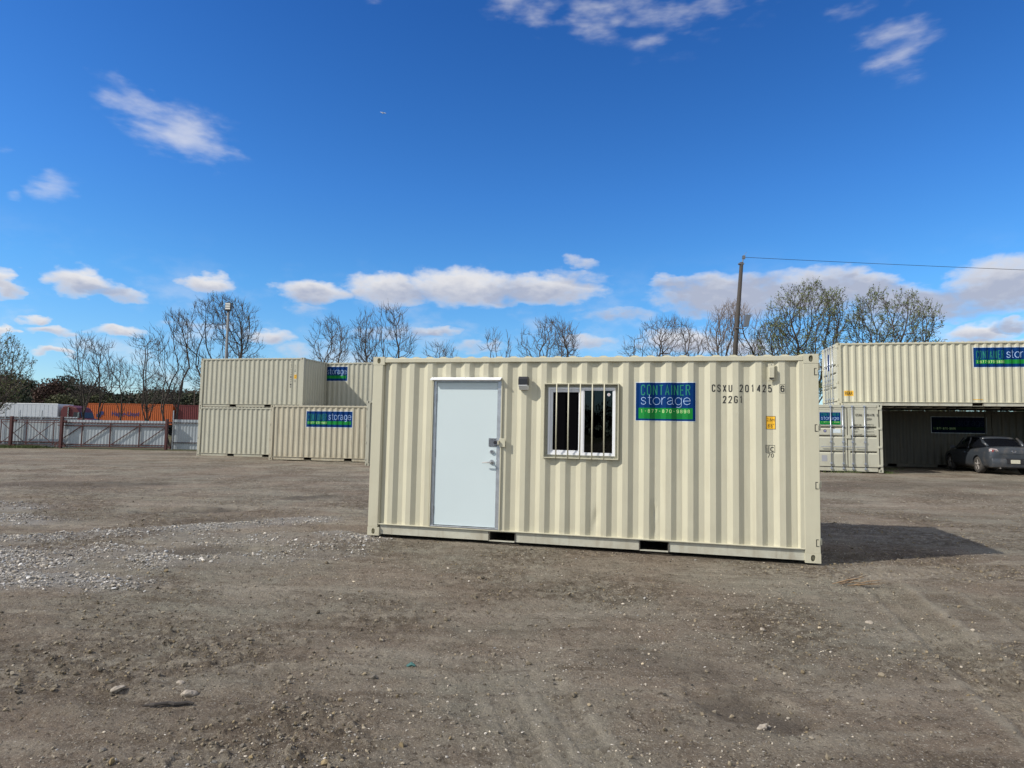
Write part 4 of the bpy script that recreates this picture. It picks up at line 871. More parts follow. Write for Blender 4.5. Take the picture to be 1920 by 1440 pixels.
M['wtext_shaded'] = mat('decal_text_shaded', (.03, .042, .075), .7, spec=.1)  # lettering dimmed likewise, shade put into the colour
long_sign(cK, 3.66, 5.85, 1.60, 2.31, on, brk, 'wtext_shaded', 'blue_shaded', 'green_shaded', 'green_shaded')
kx2, ky2 = rel((13.004, 30.887), -.217, 2.62+6.09, 0)
cK2, *_r = container('storage_container', 'deeply shaded container without a sign at the right edge, beside the signed shaded one', 'container', (kx2, ky2, .14), -.217, paint='cream_shaded', group=GR, detail=False)
r2x, r2y = rel((13.3415, 26.469), -.2175, 1.1, 2.452)
cR2, *_r = container('storage_container', 'second long cream container, unseen, added behind the long upper one to darken the shelter', 'container', (r2x, r2y, 2.745), -.2175, L=12.192, paint='cream', group=GR, phase=.33, detail=False)  # unseen container added to cut skylight over the shelter
ex_, ey_ = rel((13.3415, 26.469), -.2175, 12.1, -1.3)
cE, *_r = container('storage_container', 'cream container holding up the far end of the long upper container, outside the frame', 'container', (ex_, ey_, .15), math.pi/2 - .2175, paint='cream_grey', group=GR)
# ------------------------------------------------------------------ parked car (nose towards the back wall)
CX, CY = 19.05, 24.65; CYAW = -.245
car = empty('parked_car', (CX, CY, .155), (0, 0, CYAW)); tag(car, 'dusty grey sedan parked nose-in under the container shelter, rear towards the camera', 'car')
def loft(name, st, m_, parent, sub=2, cut=None, smooth=True, caps_=True):
    """st: list of (y, [(x,z)...]) half sections, mirrored in x"""
    b = MB(); n = None
    for y, pr in st:
        full = [(-x, z) for x, z in pr][::-1] + pr if pr[0][0] > 0 else [(-x, z) for x, z in pr[1:]][::-1] + pr
        n = len(full); b.v += [(x, y, z) for x, z in full]
    for i_ in range(len(st)-1):
        for j_ in range(n-1): b.f.append((i_*n+j_, i_*n+j_+1, (i_+1)*n+j_+1, (i_+1)*n+j_))
        b.f.append((i_*n+n-1, i_*n, (i_+1)*n, (i_+1)*n+n-1))
    if caps_: b.f.append(tuple(range(n))[::-1]); b.f.append(tuple((len(st)-1)*n + k for k in range(n)))
    o = b.build(name, m_, None, smooth=False)
    if sub: md = o.modifiers.new('s', 'SUBSURF'); md.levels = sub; md.render_levels = sub
    tmp = []
    for c_ in (cut or []):
        md = o.modifiers.new('b', 'BOOLEAN'); md.operation = 'DIFFERENCE'; md.object = c_; md.solver = 'EXACT'
    dg = bpy.context.evaluated_depsgraph_get(); dg.update(); me = bpy.data.meshes.new_from_object(o.evaluated_get(dg)); me.name = name
    o.modifiers.clear(); old = o.data; o.data = me; bpy.data.meshes.remove(old)
    if smooth:
        for p_ in me.polygons: p_.use_smooth = True
        try: me.set_sharp_from_angle(angle=R(38))
        except Exception: pass
    o.parent = parent; return o
WHX, RY, FY, WR = .755, .93, 3.57, .325
cuts = []
for yy in (RY, FY):
    for sx in (-1, 1): cuts.append(MB().tube([(sx*.60, yy, WR), (sx*1.05, yy, WR)], .375, 28).build('cutter', M['black'], None))
def lower(y, hw, zb, zt, crown=.02):
    zm = zb + (zt-zb)*.5
    return (y, [(0, zb), (hw*.80, zb), (hw*.97, zb+.10), (hw, zm), (hw*.985, zm+.12), (hw*.93, zt-.05), (hw*.80, zt), (hw*.4, zt+crown), (0, zt+crown*1.3)])
body = loft('body', [lower(-.02, .60, .42, .80), lower(.0, .70, .34, .90), lower(.05, .79, .26, 1.00, .03), lower(.16, .845, .22, 1.035, .03), lower(.5, .875, .20, 1.04), lower(.95, .885, .19, 1.0), lower(1.6, .885, .18, .95), lower(2.4, .885, .18, .93), lower(3.1, .885, .18, .93), lower(3.7, .875, .19, .88), lower(4.15, .83, .2, .80), lower(4.4, .74, .24, .70), lower(4.5, .55, .3, .60)], M['car'], car, cut=cuts)
for c_ in cuts: bpy.data.objects.remove(c_)
def green(y, hwb, hwt, zb, zt): return (y, [(0, zb), (hwb, zb), (hwb*.97+hwt*.03, zb+(zt-zb)*.35), (hwt*1.03, zt-.09*min(1,(zt-zb)*3)), (hwt*.86, zt-.01), (hwt*.4, zt+.012), (0, zt+.016)])
loft('cabin_glass', [green(.45, .58, .50, .96, 1.02), green(.62, .66, .56, .94, 1.10), green(.95, .76, .60, .93, 1.30), green(1.30, .79, .61, .92, 1.415), green(1.9, .80, .61, .9, 1.45), green(2.5, .79, .60, .9, 1.43), green(2.9, .77, .58, .9, 1.33), green(3.35, .70, .54, .88, 1.08), green(3.6, .6, .5, .85, .95)], M['car_glass'], car)
def roofs(y, hw, z): return (y, [(0, z-.03), (hw*.9, z-.045), (hw, z-.05), (hw*.97, z-.012), (hw*.8, z+.018), (hw*.4, z+.034), (0, z+.038)])
loft('roof', [roofs(1.12, .56, 1.372), roofs(1.3, .60, 1.415), roofs(1.9, .62, 1.450), roofs(2.45, .61, 1.435), roofs(2.75, .57, 1.385)], M['car'], car, sub=2)
for sx in (-1, 1):
    MB().tube([(sx*.60, .60, 1.055), (sx*.64, .86, 1.20), (sx*.615, 1.14, 1.375)], [.05, .06, .035], 8).build('rear_pillar', M['car'], car, smooth=True)
    MB().tube([(sx*.785, 1.85, .95), (sx*.665, 1.85, 1.40)], .028, 6).build('door_pillar', M['black_plastic'], car)
    MB().tube([(sx*.70, 3.28, .95), (sx*.60, 2.76, 1.36)], .03, 6).build('front_pillar', M['car'], car)
    for yy in (RY, FY):
        wh = empty('wheel', (sx*WHX, yy, WR-.005)); wh.parent = car
        prof_ = [(.19, -.09), (.30, -.10), (.322, -.07), (.325, 0), (.322, .07), (.30, .10), (.20, .095)]
        b = MB(); n = 32
        for k in range(n):
            a_ = 2*math.pi*k/n
            for r_, t_w in prof_: b.v.append((t_w, math.cos(a_)*r_, math.sin(a_)*r_))
        q = len(prof_)
        for k in range(n):
            for j_ in range(q-1): b.f.append((k*q+j_, k*q+j_+1, ((k+1)%n)*q+j_+1, ((k+1)%n)*q+j_))
        b.build('tyre', M['tyre'], wh, smooth=True)
        b = MB(); xo = sx*.075
        b.tube([(xo-sx*.04, 0, 0), (xo-sx*.03, 0, 0)], .2, 24); b.tube([(xo-sx*.03, 0, 0), (xo+sx*.012, 0, 0)], [.05, .04], 12)
        for k in range(5):
            a_ = 2*math.pi*k/5 + .3
            b.tube([(xo, math.cos(a_)*.03, math.sin(a_)*.03), (xo+sx*.005, math.cos(a_)*.115, math.sin(a_)*.115), (xo, math.cos(a_)*.205, math.sin(a_)*.205)], [.03, .022, .03], 6)
        for k in range(24):
            a_, a2_ = 2*math.pi*k/24, 2*math.pi*(k+1)/24
            b.tube([(xo, math.cos(a_)*.205, math.sin(a_)*.205), (xo, math.cos(a2_)*.205, math.sin(a2_)*.205)], .014, 5, cap=False)
        b.build('rim', M['rim'], wh)
    # tail lamps wrap the corner
    tl = MB(); tl.prism([(.50, .80), (.60, .78), (.72, .79), (.775, .83), (.76, .95), (.70, .985), (.55, .965), (.50, .90)], lambda u, v, w_: (sx*u, w_ + (.10*max(0, (u-.5)/.28)**2), v), -.005, .07)
    t0 = tl.build('tail_lamp', M['tail'], car, bevel=.01)
    for cu, r_ in ((.57, .042), (.665, .05)): MB().tube([(sx*cu, .02 + .10*((cu-.5)/.28)**2 - .02, .88), (sx*cu, -.01 + .10*((cu-.5)/.28)**2 - .01, .88)], [r_, r_*.9], 16).build('lamp_bulb', M['chrome'] if cu < .6 else mat('red_bulb', (.3, .08, .08), .2), t0)
    mr = MB(); mr.tube([(sx*.86, 2.78, .98), (sx*.98, 2.74, 1.0)], .02, 6); mr.box(min(sx*.95, sx*1.13), max(sx*.95, sx*1.13), 2.68, 2.78, .93, 1.06); mr.build('side_mirror', M['car'], car, bevel=.02)
    MB().tube([(sx*.895, 2.05, .8), (sx*.90, 1.9, .8)], .012, 6).build('door_handle', M['chrome'], car)
bp_ = MB(); bp_.prism([(-.80, .12), (-.72, -.03), (-.4, -.085), (0, -.10), (.4, -.085), (.72, -.03), (.80, .12)], lambda u, v, w_: (u, v, w_), .27, .60); bump = bp_.build('rear_bumper', M['car'], car, bevel=.025, smooth=True)
B(-.30, .30, -.103, -.09, .585, .61, 'bumper_slot', M['black_plastic'], bump, .003)
pr_ = MB(); pr_.box(-.27, .27, -.115, -.095, .42, .57); rc = pr_.build('plate_recess', M['black_plastic'], bump, bevel=.004); B(-.155, .155, -.122, -.115, .425, .565, 'licence_plate', M['plate'], rc, .003)
MB().tube([(-.48, -.06, .245), (-.48, .2, .25)], .032, 12).build('exhaust_pipe', M['chrome'], car)
em = MB()
for k in range(20):
    a_, a2_ = 2*math.pi*k/20, 2*math.pi*(k+1)/20
    em.tube([(math.cos(a_)*.075, -.025, .885+math.sin(a_)*.052), (math.cos(a2_)*.075, -.025, .885+math.sin(a2_)*.052)], .006, 5, cap=False)
em.tube([(-.055, -.025, .875), (-.03, -.027, .905), (0, -.028, .875), (.03, -.027, .905), (.055, -.025, .875)], .007, 5)
em.build('emblem', M['chrome'], car)
MB().box(-.5, .5, -.028, -.02, .78, .785).build('boot_seam', M['black'], car)
MB().tube([(-.35, .4, 1.06), (-.35, .36, 1.10)], .008, 6).build('aerial', M['black'], car)

# ------------------------------------------------------------------ fence, gate, poles
FYL = 41.6
def px(x_, y_=FYL): return (x_-960)/1214.5*y_ + .0            # plan position of a picture column, used once to lay the fence out
def fence_run(label, x0, x1, y0, y1, z1, posts, rails_=(.42, 1.72)):
    L_ = math.hypot(x1-x0, y1-y0); a_ = math.atan2(y1-y0, x1-x0)
    f_ = empty('metal_fence', (x0, y0, -.03), (0, 0, a_)); tag(f_, label, 'fence')
    n = max(2, int(L_/.1)); b = MB()
    for k in range(n+1): xx = L_*k/n; yy = (.018 if k % 2 else 0); b.v += [(xx, yy, .03), (xx, yy, z1)]
    for k in range(n): b.f.append((2*k, 2*k+2, 2*k+3, 2*k+1))
    b.build('corrugated_sheet', M['sheet'], f_, fix=False)
    for zz in rails_: MB().box(0, L_, -.06, -.02, zz-.03, zz+.03).build('rail', M['rail_dark'], f_)
    for q, hh, tilt in posts: MB().tube([(q, -.1, 0), (q+tilt, -.1, hh)], .035, 8).build('post', M['galv'], f_)
    return f_
fence_run('pale corrugated sheet fence behind the left tail of the sliding gate', -40, px(138), FYL+.5, FYL+.5, 1.99, [(40+px(4), 2.5, 0), (40+px(31), 2.4, 0), (40+px(70), 2.4, .1), (2, 2.3, 0)], (.34, 1.9))
fence_run('pale corrugated sheet fence between the sliding gate and the container stack', px(325), 34, FYL+.15, FYL+1.5, 1.93, [(.05, 2.5, 0)] + [(q, 2.1, 0) for q in range(3, 55, 3)], (.45, 1.72))
gt = empty('sliding_gate', (px(30), FYL, 0)); tag(gt, 'wide sliding gate of pale corrugated sheet in an oxide red braced steel frame', 'gate')
g0 = px(30); GX_ = lambda p_: px(p_) - g0
n = 64; b = MB(); xa, xb = GX_(125), GX_(318)
for k in range(n+1): xx = xa + (xb-xa)*k/n; yy = .05 + (.018 if k % 2 else 0); b.v += [(xx, yy, .12), (xx, yy, 1.78)]
for k in range(n): b.f.append((2*k, 2*k+2, 2*k+3, 2*k+1))
b.build('corrugated_sheet', M['sheet'], gt, fix=False)
fr_ = MB()
def bar(b, x0, z0, x1, z1, r=.035, y=0): b.tube([(x0, y, z0), (x1, y, z1)], r, 4, phase=math.pi/4)
for zz in (1.60, 1.42): bar(fr_, GX_(112), zz, GX_(318), zz, .045)
for zz in (.22, .08): bar(fr_, GX_(108), zz, GX_(318), zz, .04)
for p_ in (158, 210.5, 265): bar(fr_, GX_(p_), .1, GX_(p_), 1.6, .035)
for a_, c_ in ((109, 158), (161, 210), (213, 264), (267, 316)): bar(fr_, GX_(a_), .22, GX_(c_), 1.45, .028)
fr_.build('gate_frame', M['red_steel'], gt)
tl = MB(); 
for zz in (1.72, 1.58, .34, .16): bar(tl, GX_(5), zz, GX_(113), zz, .035)
for p_ in (6.5, 54.5, 105): bar(tl, GX_(p_), .2, GX_(p_), 1.7, .028)
for a_, c_ in ((7, 54), (55, 104)): bar(tl, GX_(a_), .22, GX_(c_), 1.55, .022); bar(tl, GX_(a_), 1.55, GX_(c_), .22, .022)
tl.build('tail_frame', M['red_steel'], gt)
for p_, hh, rr_ in ((29.5, 1.95, .075), (123, 1.97, .08), (318.5, 1.92, .075)):
    b = MB().box(px(p_)-rr_, px(p_)+rr_, FYL-.25, FYL-.08, -.05, hh)
    po = b.build('gate_post', M['red_steel'], None, bevel=.01); tag(po, {29.5: 'oxide red steel post at the left end of the sliding gate\'s braced tail', 123: 'oxide red steel post where the gate\'s braced tail meets its sheet', 318.5: 'oxide red latch post at the right end of the sliding gate'}[p_], 'post', 'posts of the sliding gate')
    MB().box(px(p_)+rr_, px(p_)+rr_+.22, FYL-.22, FYL-.1, 1.62, 1.74).build('roller_bracket', M['red_steel'], po)
    MB().box(px(p_)+rr_, px(p_)+rr_+.22, FYL-.22, FYL-.1, .05, .17).build('roller_bracket', M['red_steel'], po)
# light pole
lp = empty('light_pole', (-20.42, 46, 0)); tag(lp, 'tall slim grey light pole with a stacked lamp head behind the left stack', 'light pole')
MB().tube([(0, 0, 0), (0, 0, 9.8)], [.13, .085], 10).build('pole', M['pole_grey'], lp, smooth=True)
hd = MB().box(-.2, .2, -.16, .1, 9.75, 10.36).build('lamp_head', M['black_plastic'], lp, bevel=.02)
for k in range(3): MB().box(-.17, .17, -.175, -.16, 9.86+k*.165, 9.98+k*.165).build('lamp_panel', M['lamp_face'], hd)
# timber utility pole with floodlight and wire
up = empty('utility_pole', (14.66, 44, .1)); tag(up, 'dark timber utility pole leaning slightly right, with a floodlight and a single wire', 'utility pole')
MB().tube([(0, 0, 0), (.54, 0, 6.8), (1.06, 0, 13.25)], [.2, .165, .125], 12).build('pole', M['pole_wood'], up, smooth=True)
b = MB(); b.tube([(1.08, 0, 12.9), (1.2, -.02, 13.75)], .035, 6); b.box(1.12, 1.3, -.08, .08, 13.5, 13.72); b.tube([(1.2, 0, 13.7), (1.42, 0, 13.98)], .012, 5); b.box(.85, 1.2, -.12, .12, 13.1, 13.2); b.build('insulator_bracket', M['dsteel'], up)
b = MB(); b.tube([(.5, -.15, 8.65), (1.1, -.25, 8.62)], .04, 6); fa = b.build('floodlight_arm', M['dsteel'], up)
b = MB(); b.prism([(-.20, -.45), (.16, -.38), (.34, .42), (-.02, .40)], lambda u, v, w_: (1.22+u, w_, 9.15+v), -.35, -.12); fd = b.build('floodlight', M['dsteel'], fa, bevel=.02)
b = MB(); wp = []
for k in range(25):
    f_ = k/24; wp.append((1.2 + (60-15.86)*f_, 0, 13.62 - 1.0*f_ - 2.4*f_*(1-f_)*.25))
b.tube(wp, .016, 5); b.build('wire', M['black'], up)
u2 = empty('utility_pole', (60.0, 44, .1)); tag(u2, 'far timber utility pole carrying the other end of the wire, right of the frame', 'utility pole'); MB().tube([(0, 0, 0), (0, 0, 12.75)], [.19, .13], 10).build('pole', M['wood'], u2, smooth=True)

# ------------------------------------------------------------------ beyond the fence
def box_container(label, x0, x1, y, zb, zt, m_, grp, ribs=True):
    r_ = empty('shipping_container', (x0, y, zb)); tag(r_, label, 'container', grp); L_ = x1-x0; H_ = zt-zb
    side_panel('side_panel', m_, r_, .15, L_-.15, .15, H_-.1, .2, lambda a, d_, z: (a, d_, z)); side_panel('side_panel', m_, r_, .15, L_-.15, .15, H_-.1, .2, lambda a, d_, z: (a, W-d_, z))
    b = MB(); 
    for yy in (0, W-.15): b.box(.15, L_-.15, yy, yy+.15, 0, .16); b.box(.15, L_-.15, yy, yy+.1, H_-.1, H_-.01)
    for xx in (0, L_-.15):
        for yy in (0, W-.15): b.box(xx, xx+.15, yy, yy+.15, 0, H_)
    b.build('frame', m_, r_); MB().box(.03, L_-.03, .05, W-.05, H_-.06, H_-.02).build('roof_panel', m_, r_); MB().box(.04, .08, .1, W-.1, .1, H_-.1).build('end_panel', m_, r_); MB().box(L_-.08, L_-.04, .1, W-.1, .1, H_-.1).build('end_panel', m_, r_)
    return r_
Y7 = 90; P7 = lambda p_: (p_-960)/1214.5*Y7; PT = lambda p_: (p_-960)/1214.5*70
GO = 'freight containers standing beyond the fence'
oc = box_container('bright orange freight container with dark lettering beyond the fence', P7(163), P7(163)+12.0, Y7, 1.55, 4.42, M['orange'], GO)
Flat().text('Hapag-Lloyd', 3.6, 7.4, .95, 1.75, .02).lay('lettering', M['navy'], oc, lambda a, z: (a, -.012, z))
lg = MB(); lg.prism([(1.55,.9),(2.05,.9),(2.2,1.25),(2.5,1.3),(2.45,1.75),(1.95,1.75),(1.85,1.4),(1.5,1.35)], lambda u, v, w_: (u, w_, v), -.02, -.012); lg.build('emblem', M['navy'], oc)
dc = box_container('dark red freight container half hidden by the left stack beyond the fence', P7(163)+12.3, P7(163)+24.4, Y7+.4, 1.5, 4.36, M['darkred'], GO)
for cc_, nx in ((oc, 12.0), (dc, 12.1)):
    b = MB(); b.box(.3, nx-.3, .5, .75, -.35, -.02); b.box(.3, nx-.3, 1.7, 1.95, -.35, -.02); ch = b.build('chassis', M['black'], cc_)
    for xx in (1.0, 2.3, nx-2.4, nx-1.1):
        for yy in (.1, 2.1): MB().tube([(xx, yy, -1.05), (xx, yy+.25, -1.05)], .48, 16).build('wheel', M['rubber'], ch)
tr = empty('semi_trailer', (PT(2), 70, 0)); tag(tr, 'long white box trailer beyond the fence at the far left', 'trailer')
TL = PT(110)-PT(2)
MB().box(0, TL, 0, 2.5, 1.15, 3.62).build('box_body', M['trailer'], tr, bevel=.03); MB().box(0, TL, -.015, .0, 3.56, 3.66).build('top_rail', M['vinyl'], tr); MB().box(.2, TL, .6, 1.9, .85, 1.13).build('chassis', M['black'], tr)
b = MB()
for k in range(12): xx = .6 + k*(TL-1.2)/11; b.box(xx, xx+.04, -.012, -.001, 1.2, 3.55)
b.build('side_posts', M['trailer'], tr)
for xx in (1.2, 2.5):
    for yy in (0, 2.2): MB().tube([(xx, yy, .5), (xx, yy+.3, .5)], .5, 18).build('wheel', M['rubber'], tr)
MB().box(TL-2.2, TL-2.05, .2, .35, .1, 1.15).build('landing_leg', M['galv'], tr); MB().box(TL-2.2, TL-2.05, 2.15, 2.3, .1, 1.15).build('landing_leg', M['galv'], tr)
tk = empty('truck', (PT(114), 70.1, 0)); tag(tk, 'maroon semi truck cab over the fence between white trailer and orange container', 'truck')
b = MB(); b.prism([(0, .9), (0, 2.9), (.25, 3.45), (.9, 3.5), (1.7, 3.25), (2.05, 2.75), (2.2, 2.15), (3.3, 1.95), (3.6, 1.75), (3.7, .9)], lambda u, v, w_: (u, w_, v), .0, 2.35); b.build('cab', M['maroon'], tk, bevel=.08)
MB().prism([(1.35, 2.15), (1.45, 2.78), (2.0, 2.72), (2.18, 2.15)], lambda u, v, w_: (u, w_, v), -.015, .0).build('side_window', M['black_plastic'], tk)
MB().prism([(2.03, 2.78), (2.09, 2.75), (2.26, 2.17), (2.2, 2.16)], lambda u, v, w_: (u, w_, v), .15, 2.2).build('windscreen', M['black_plastic'], tk)
MB().box(2.15, 2.27, -.4, -.3, 2.2, 2.75).build('mirror', M['chrome'], tk); MB().tube([(.9, -.08, 1.0), (.9, -.08, 3.3)], .07, 10).build('exhaust_stack', M['chrome'], tk)
MB().box(-2.2, 3.5, .6, 1.7, .6, .9).build('chassis', M['black'], tk)
for xx in (-1.6, -.4, 3.0):
    for yy in (0, 2.05): MB().tube([(xx, yy, .5), (xx, yy+.3, .5)], .5, 18).build('wheel', M['rubber'], tk)
MB().box(3.55, 3.75, .1, 2.25, .45, .85).build('bumper', M['chrome'], tk, bevel=.03)
for (ux, uy, uh, lb) in ((-109.0, 150, 11.7, 'thin distant utility pole rising out of the treeline above the white trailer'), (-73.5, 150, 10.5, 'thin distant utility pole against the treeline just left of the stack')):
    q = empty('utility_pole', (ux, uy, 0)); tag(q, lb, 'utility pole'); MB().tube([(0, 0, 0), (0, 0, uh)], [.16, .1], 8).build('pole', M['wood'], q); MB().box(-1.1, 1.1, -.08, .08, uh-1.3, uh-1.12).build('crossarm', M['wood'], q)
    if ux < -100:
        b = MB()
        for off in (-.9, .9): b.tube([(off, 0, uh-1.1), (off+17.5, 0, uh-1.7), (off+35, 0, uh-2.2)], .022, 4)
        b.build('wire', M['dsteel'], q)

# ------------------------------------------------------------------ bare trees
def tree(label, base, H_, hw, hb, seed, fork=.28, limbs=5, stems=1, lean=0, dens=1.0, tw='twig', bk='bark', leaf=0.0, gnarl=.15, droop=0, gname='bare winter trees behind the yard fence', tip=.0112, tlen=.36):
    """limbs grown towards scattered points of an uneven crown volume; girth follows the number of twigs carried"""
    rg = np.random.default_rng(seed); root = empty('leafy_tree' if leaf > .5 else 'bare_tree', base); tag(root, label, 'tree', gname)
    vol = 2.1*hw*hw*(H_-hb); N = int(np.clip(vol*32*dens, 600, 2700))
    pts = []
    lob = rg.uniform(0, 6.28, 3)
    while len(pts) < N:
        t_ = rg.random(2000); a_ = rg.uniform(0, 6.28, 2000); r_ = np.sqrt(rg.random(2000))
        env = hw*1.12*np.clip(t_, 0, 1)**.5*np.sqrt(np.clip(1 - t_**3.2, 0, 1))*(1 + .16*np.sin(3*a_+lob[0]) + .12*np.sin(5*a_+lob[1]+6*t_))
        x_, y_, z_ = np.cos(a_)*r_*env + lean*t_*(H_-hb), np.sin(a_)*r_*env, hb + t_*(H_-hb)
        keep = (fbm(x_*.75+seed*3.1, z_*.75+y_*.6, 3, seed) > -.07) & (rg.random(2000) < .62 + .38*r_)
        pts += list(np.stack([x_, y_, z_], 1)[keep])
    A_ = np.array(pts[:N]); step = .20; P_ = [np.array([0, 0, -.1])]; par = [-1]
    def chain(p0, d, L_, wob):
        cur = p0; dd = np.array(d, float)
        for _ in range(max(1, int(L_/step))):
            dd = dd + rg.normal(0, wob, 3); dd /= np.linalg.norm(dd); P_.append(P_[cur] + dd*step); par.append(cur); cur = len(P_)-1
        return cur
    fh = H_*fork
    for s_i in range(stems):
        off = (s_i-(stems-1)/2)*.5
        top = chain(0, [off + lean*.3, rg.normal(0, .05), 1], fh*(1 if stems == 1 else 1.25), .035)
        for k_ in range(limbs):
            a_ = k_*2.4 + rg.uniform(-.4, .4) + s_i*1.3; zt = hb + (H_-hb)*rg.uniform(.30, .52); rad = hw*rg.uniform(.25, .62)/(1 if stems == 1 else 1.6)
            tgt = np.array([math.cos(a_)*rad + off*1.4 + lean*zt*.4, math.sin(a_)*rad, zt]); st_i = max(1, top - int(rg.integers(0, max(2, int(fh/step*.35))))); dv = tgt - P_[st_i]; L_ = np.linalg.norm(dv)
            chain(st_i, dv/L_, L_, .06)
    PA = np.array(P_); D_ = np.linalg.norm(A_[:, None] - PA[None], axis=2); near = D_.argmin(1); dist = D_.min(1); alive = np.ones(N, bool)
    for it in range(80):
        act = alive & (dist < 1.9)
        if act.sum() < 4: break
        cnt = np.bincount(np.array(par[1:]), minlength=len(PA)); sat = act & (cnt[near] >= 3)
        if sat.any(): alive &= ~sat; act &= ~sat
        if act.sum() < 4: break
        idx = near[act]; v = A_[act] - PA[idx]; v /= np.linalg.norm(v, axis=1, keepdims=True) + 1e-9
        u_, inv = np.unique(idx, return_inverse=True); acc = np.zeros((len(u_), 3)); np.add.at(acc, inv, v)
        acc /= np.linalg.norm(acc, axis=1, keepdims=True) + 1e-9
        pdir = PA[u_] - PA[np.maximum(np.array([par[q] for q in u_]), 0)]; pdir /= np.linalg.norm(pdir, axis=1, keepdims=True) + 1e-9
        acc = acc + pdir*.6 + rg.normal(0, gnarl, acc.shape) + np.array([0, 0, .24 - droop*1.6]); acc /= np.linalg.norm(acc, axis=1, keepdims=True)
        newp = PA[u_] + acc*step; base_i = len(PA); PA = np.concatenate([PA, newp]); par += list(u_)
        d2 = np.linalg.norm(A_[:, None] - newp[None], axis=2); m_ = d2.argmin(1); dm = d2.min(1); up_ = dm < dist; near[up_] = base_i + m_[up_]; dist[up_] = dm[up_]
        alive &= dist > .24
    n = len(PA); par = np.array(par); kids = [[] for _ in range(n)]
    for c_ in range(1, n): kids[par[c_]].append(c_)
    rad = np.full(n, tip**2.45)
    for c_ in range(n-1, 0, -1):
        rad[c_] = max(rad[c_], tip**2.45)
        if kids[c_]: rad[c_] = sum(rad[q] for q in kids[c_])
    rad[0] = sum(rad[q] for q in kids[0]); rad = rad**(1/2.45)
    TV, TF, CV, CF, LV = [], [], [], [], []
    def tube(Vs, Fs, pp, rr_, ns):
        k0 = len(Vs); m_ = len(pp)
        for i_ in range(m_):
            d = pp[min(i_+1, m_-1)] - pp[max(i_-1, 0)]; d = d/(np.linalg.norm(d)+1e-9); a = np.cross(d, (.3, 1, .2)); a /= np.linalg.norm(a)+1e-9; c_ = np.cross(a, d)
            for j_ in range(ns): t_ = 2*math.pi*j_/ns; Vs.append(pp[i_] + rr_[i_]*(math.cos(t_)*a + math.sin(t_)*c_))
        for i_ in range(m_-1):
            for j_ in range(ns): j2_ = (j_+1) % ns; Fs.append((k0+i_*ns+j_, k0+i_*ns+j2_, k0+(i_+1)*ns+j2_, k0+(i_+1)*ns+j_))
    stack = [(0, None)]
    while stack:
        st_n, pre = stack.pop(); ch = [pre] if pre is not None else []; cur = st_n; ch.append(cur)
        while kids[cur]:
            ks = sorted(kids[cur], key=lambda q: -rad[q])
            for q in ks[1:]: stack.append((q, cur))
            cur = ks[0]; ch.append(cur)
        rr_ = [rad[q] for q in ch]
        if pre is not None: rr_[0] = rr_[1]
        big = max(rr_); cut = len(ch)
        for q_i, q in enumerate(rr_):
            if q < .034: cut = q_i; break
        if st_n == 0: cut = max(cut, 4)
        if cut >= 2: tube(TV, TF, [PA[q] for q in ch[:cut+1]], rr_[:cut+1], 7 if big > .08 else 5)
        if cut < len(ch)-1: seg = ch[max(cut-0, 0):] if cut >= 2 else ch; tube(CV, CF, [PA[q] for q in seg], [rad[q] if q != pre else rad[ch[1]] for q in seg], 4 if big > .02 else 3)
    for c_ in range(1, n):
        if rad[c_] > .022 or PA[c_][2] < hb: continue
        for _ in range(3 if not kids[c_] else (1 if rg.random() < .85 else 0)):
            d = PA[c_] - PA[par[c_]]; ro = PA[c_] - np.array([0, 0, hb*.8]); ro /= np.linalg.norm(ro)+1e-9
            d = d/np.linalg.norm(d)*.5 + ro*.55 + rg.normal(0, .27, 3) + np.array([0, 0, .22 - droop*1.4]); d /= np.linalg.norm(d); L_ = rg.uniform(.5, 1.3)*tlen*(1.5 if not kids[c_] else .9)
            q1 = PA[c_] + d*L_*.5 + rg.normal(0, .02, 3); q2 = PA[c_] + d*L_ + rg.normal(0, .03, 3); tube(CV, CF, [PA[c_], q1, q2], [tip*.85, tip*.7, tip*.5], 3)
            if leaf and rg.random() < leaf:
                for _k in range(int(2 + 3*leaf)): LV.append(q1 + (q2-q1)*rg.random()*1.1 + rg.normal(0, .05, 3))
    np_mesh('trunk', np.array(TV), np.array(TF), M[bk], root, smooth=True)
    crn = np_mesh('crown', np.array(CV), np.array(CF), M[tw], root)
    if LV:
        Q_ = np.array(LV); n_ = len(Q_); s_ = rg.uniform(.03, .07, n_)[:, None]; u = rg.normal(size=(n_, 3)); u /= np.linalg.norm(u, axis=1, keepdims=True); v = np.cross(u, rg.normal(size=(n_, 3))); v /= np.linalg.norm(v, axis=1, keepdims=True)
        np_mesh('leaves', np.stack([Q_-u*s_, Q_+v*s_*.6, Q_+u*s_, Q_-v*s_*.6], 1).reshape(-1, 3), np.arange(n_*4).reshape(-1, 4), M['leaf'], crn)
    return root
def tp(p_, Y): return ((p_-960)/1214.5*Y, Y, 0)
T = tree; GB = 'trees coming into leaf behind the shelter'
T('bushy half-leaved tree cut off by the left edge of the frame', tp(-18, 44), 7.3, 2.48, 1.6, 3, dens=1.1, leaf=.6, fork=.2, tw='twig_tan')
T('slender bare tree with upswept limbs above the white truck cab', tp(158, 47), 7.7, 1.77, 2.9, 11, dens=.7, limbs=4, fork=.34, gnarl=.09)
T('thin crooked bare tree over the left end of the orange container', tp(192, 47), 7.4, 1.30, 3.2, 12, dens=.8, limbs=3, fork=.36)
T('small wispy bare tree leaning in front of the orange container', tp(228, 48), 6.3, 1.18, 2.6, 14, dens=.8, limbs=3, lean=-.12, tw='twig_tan', fork=.34)
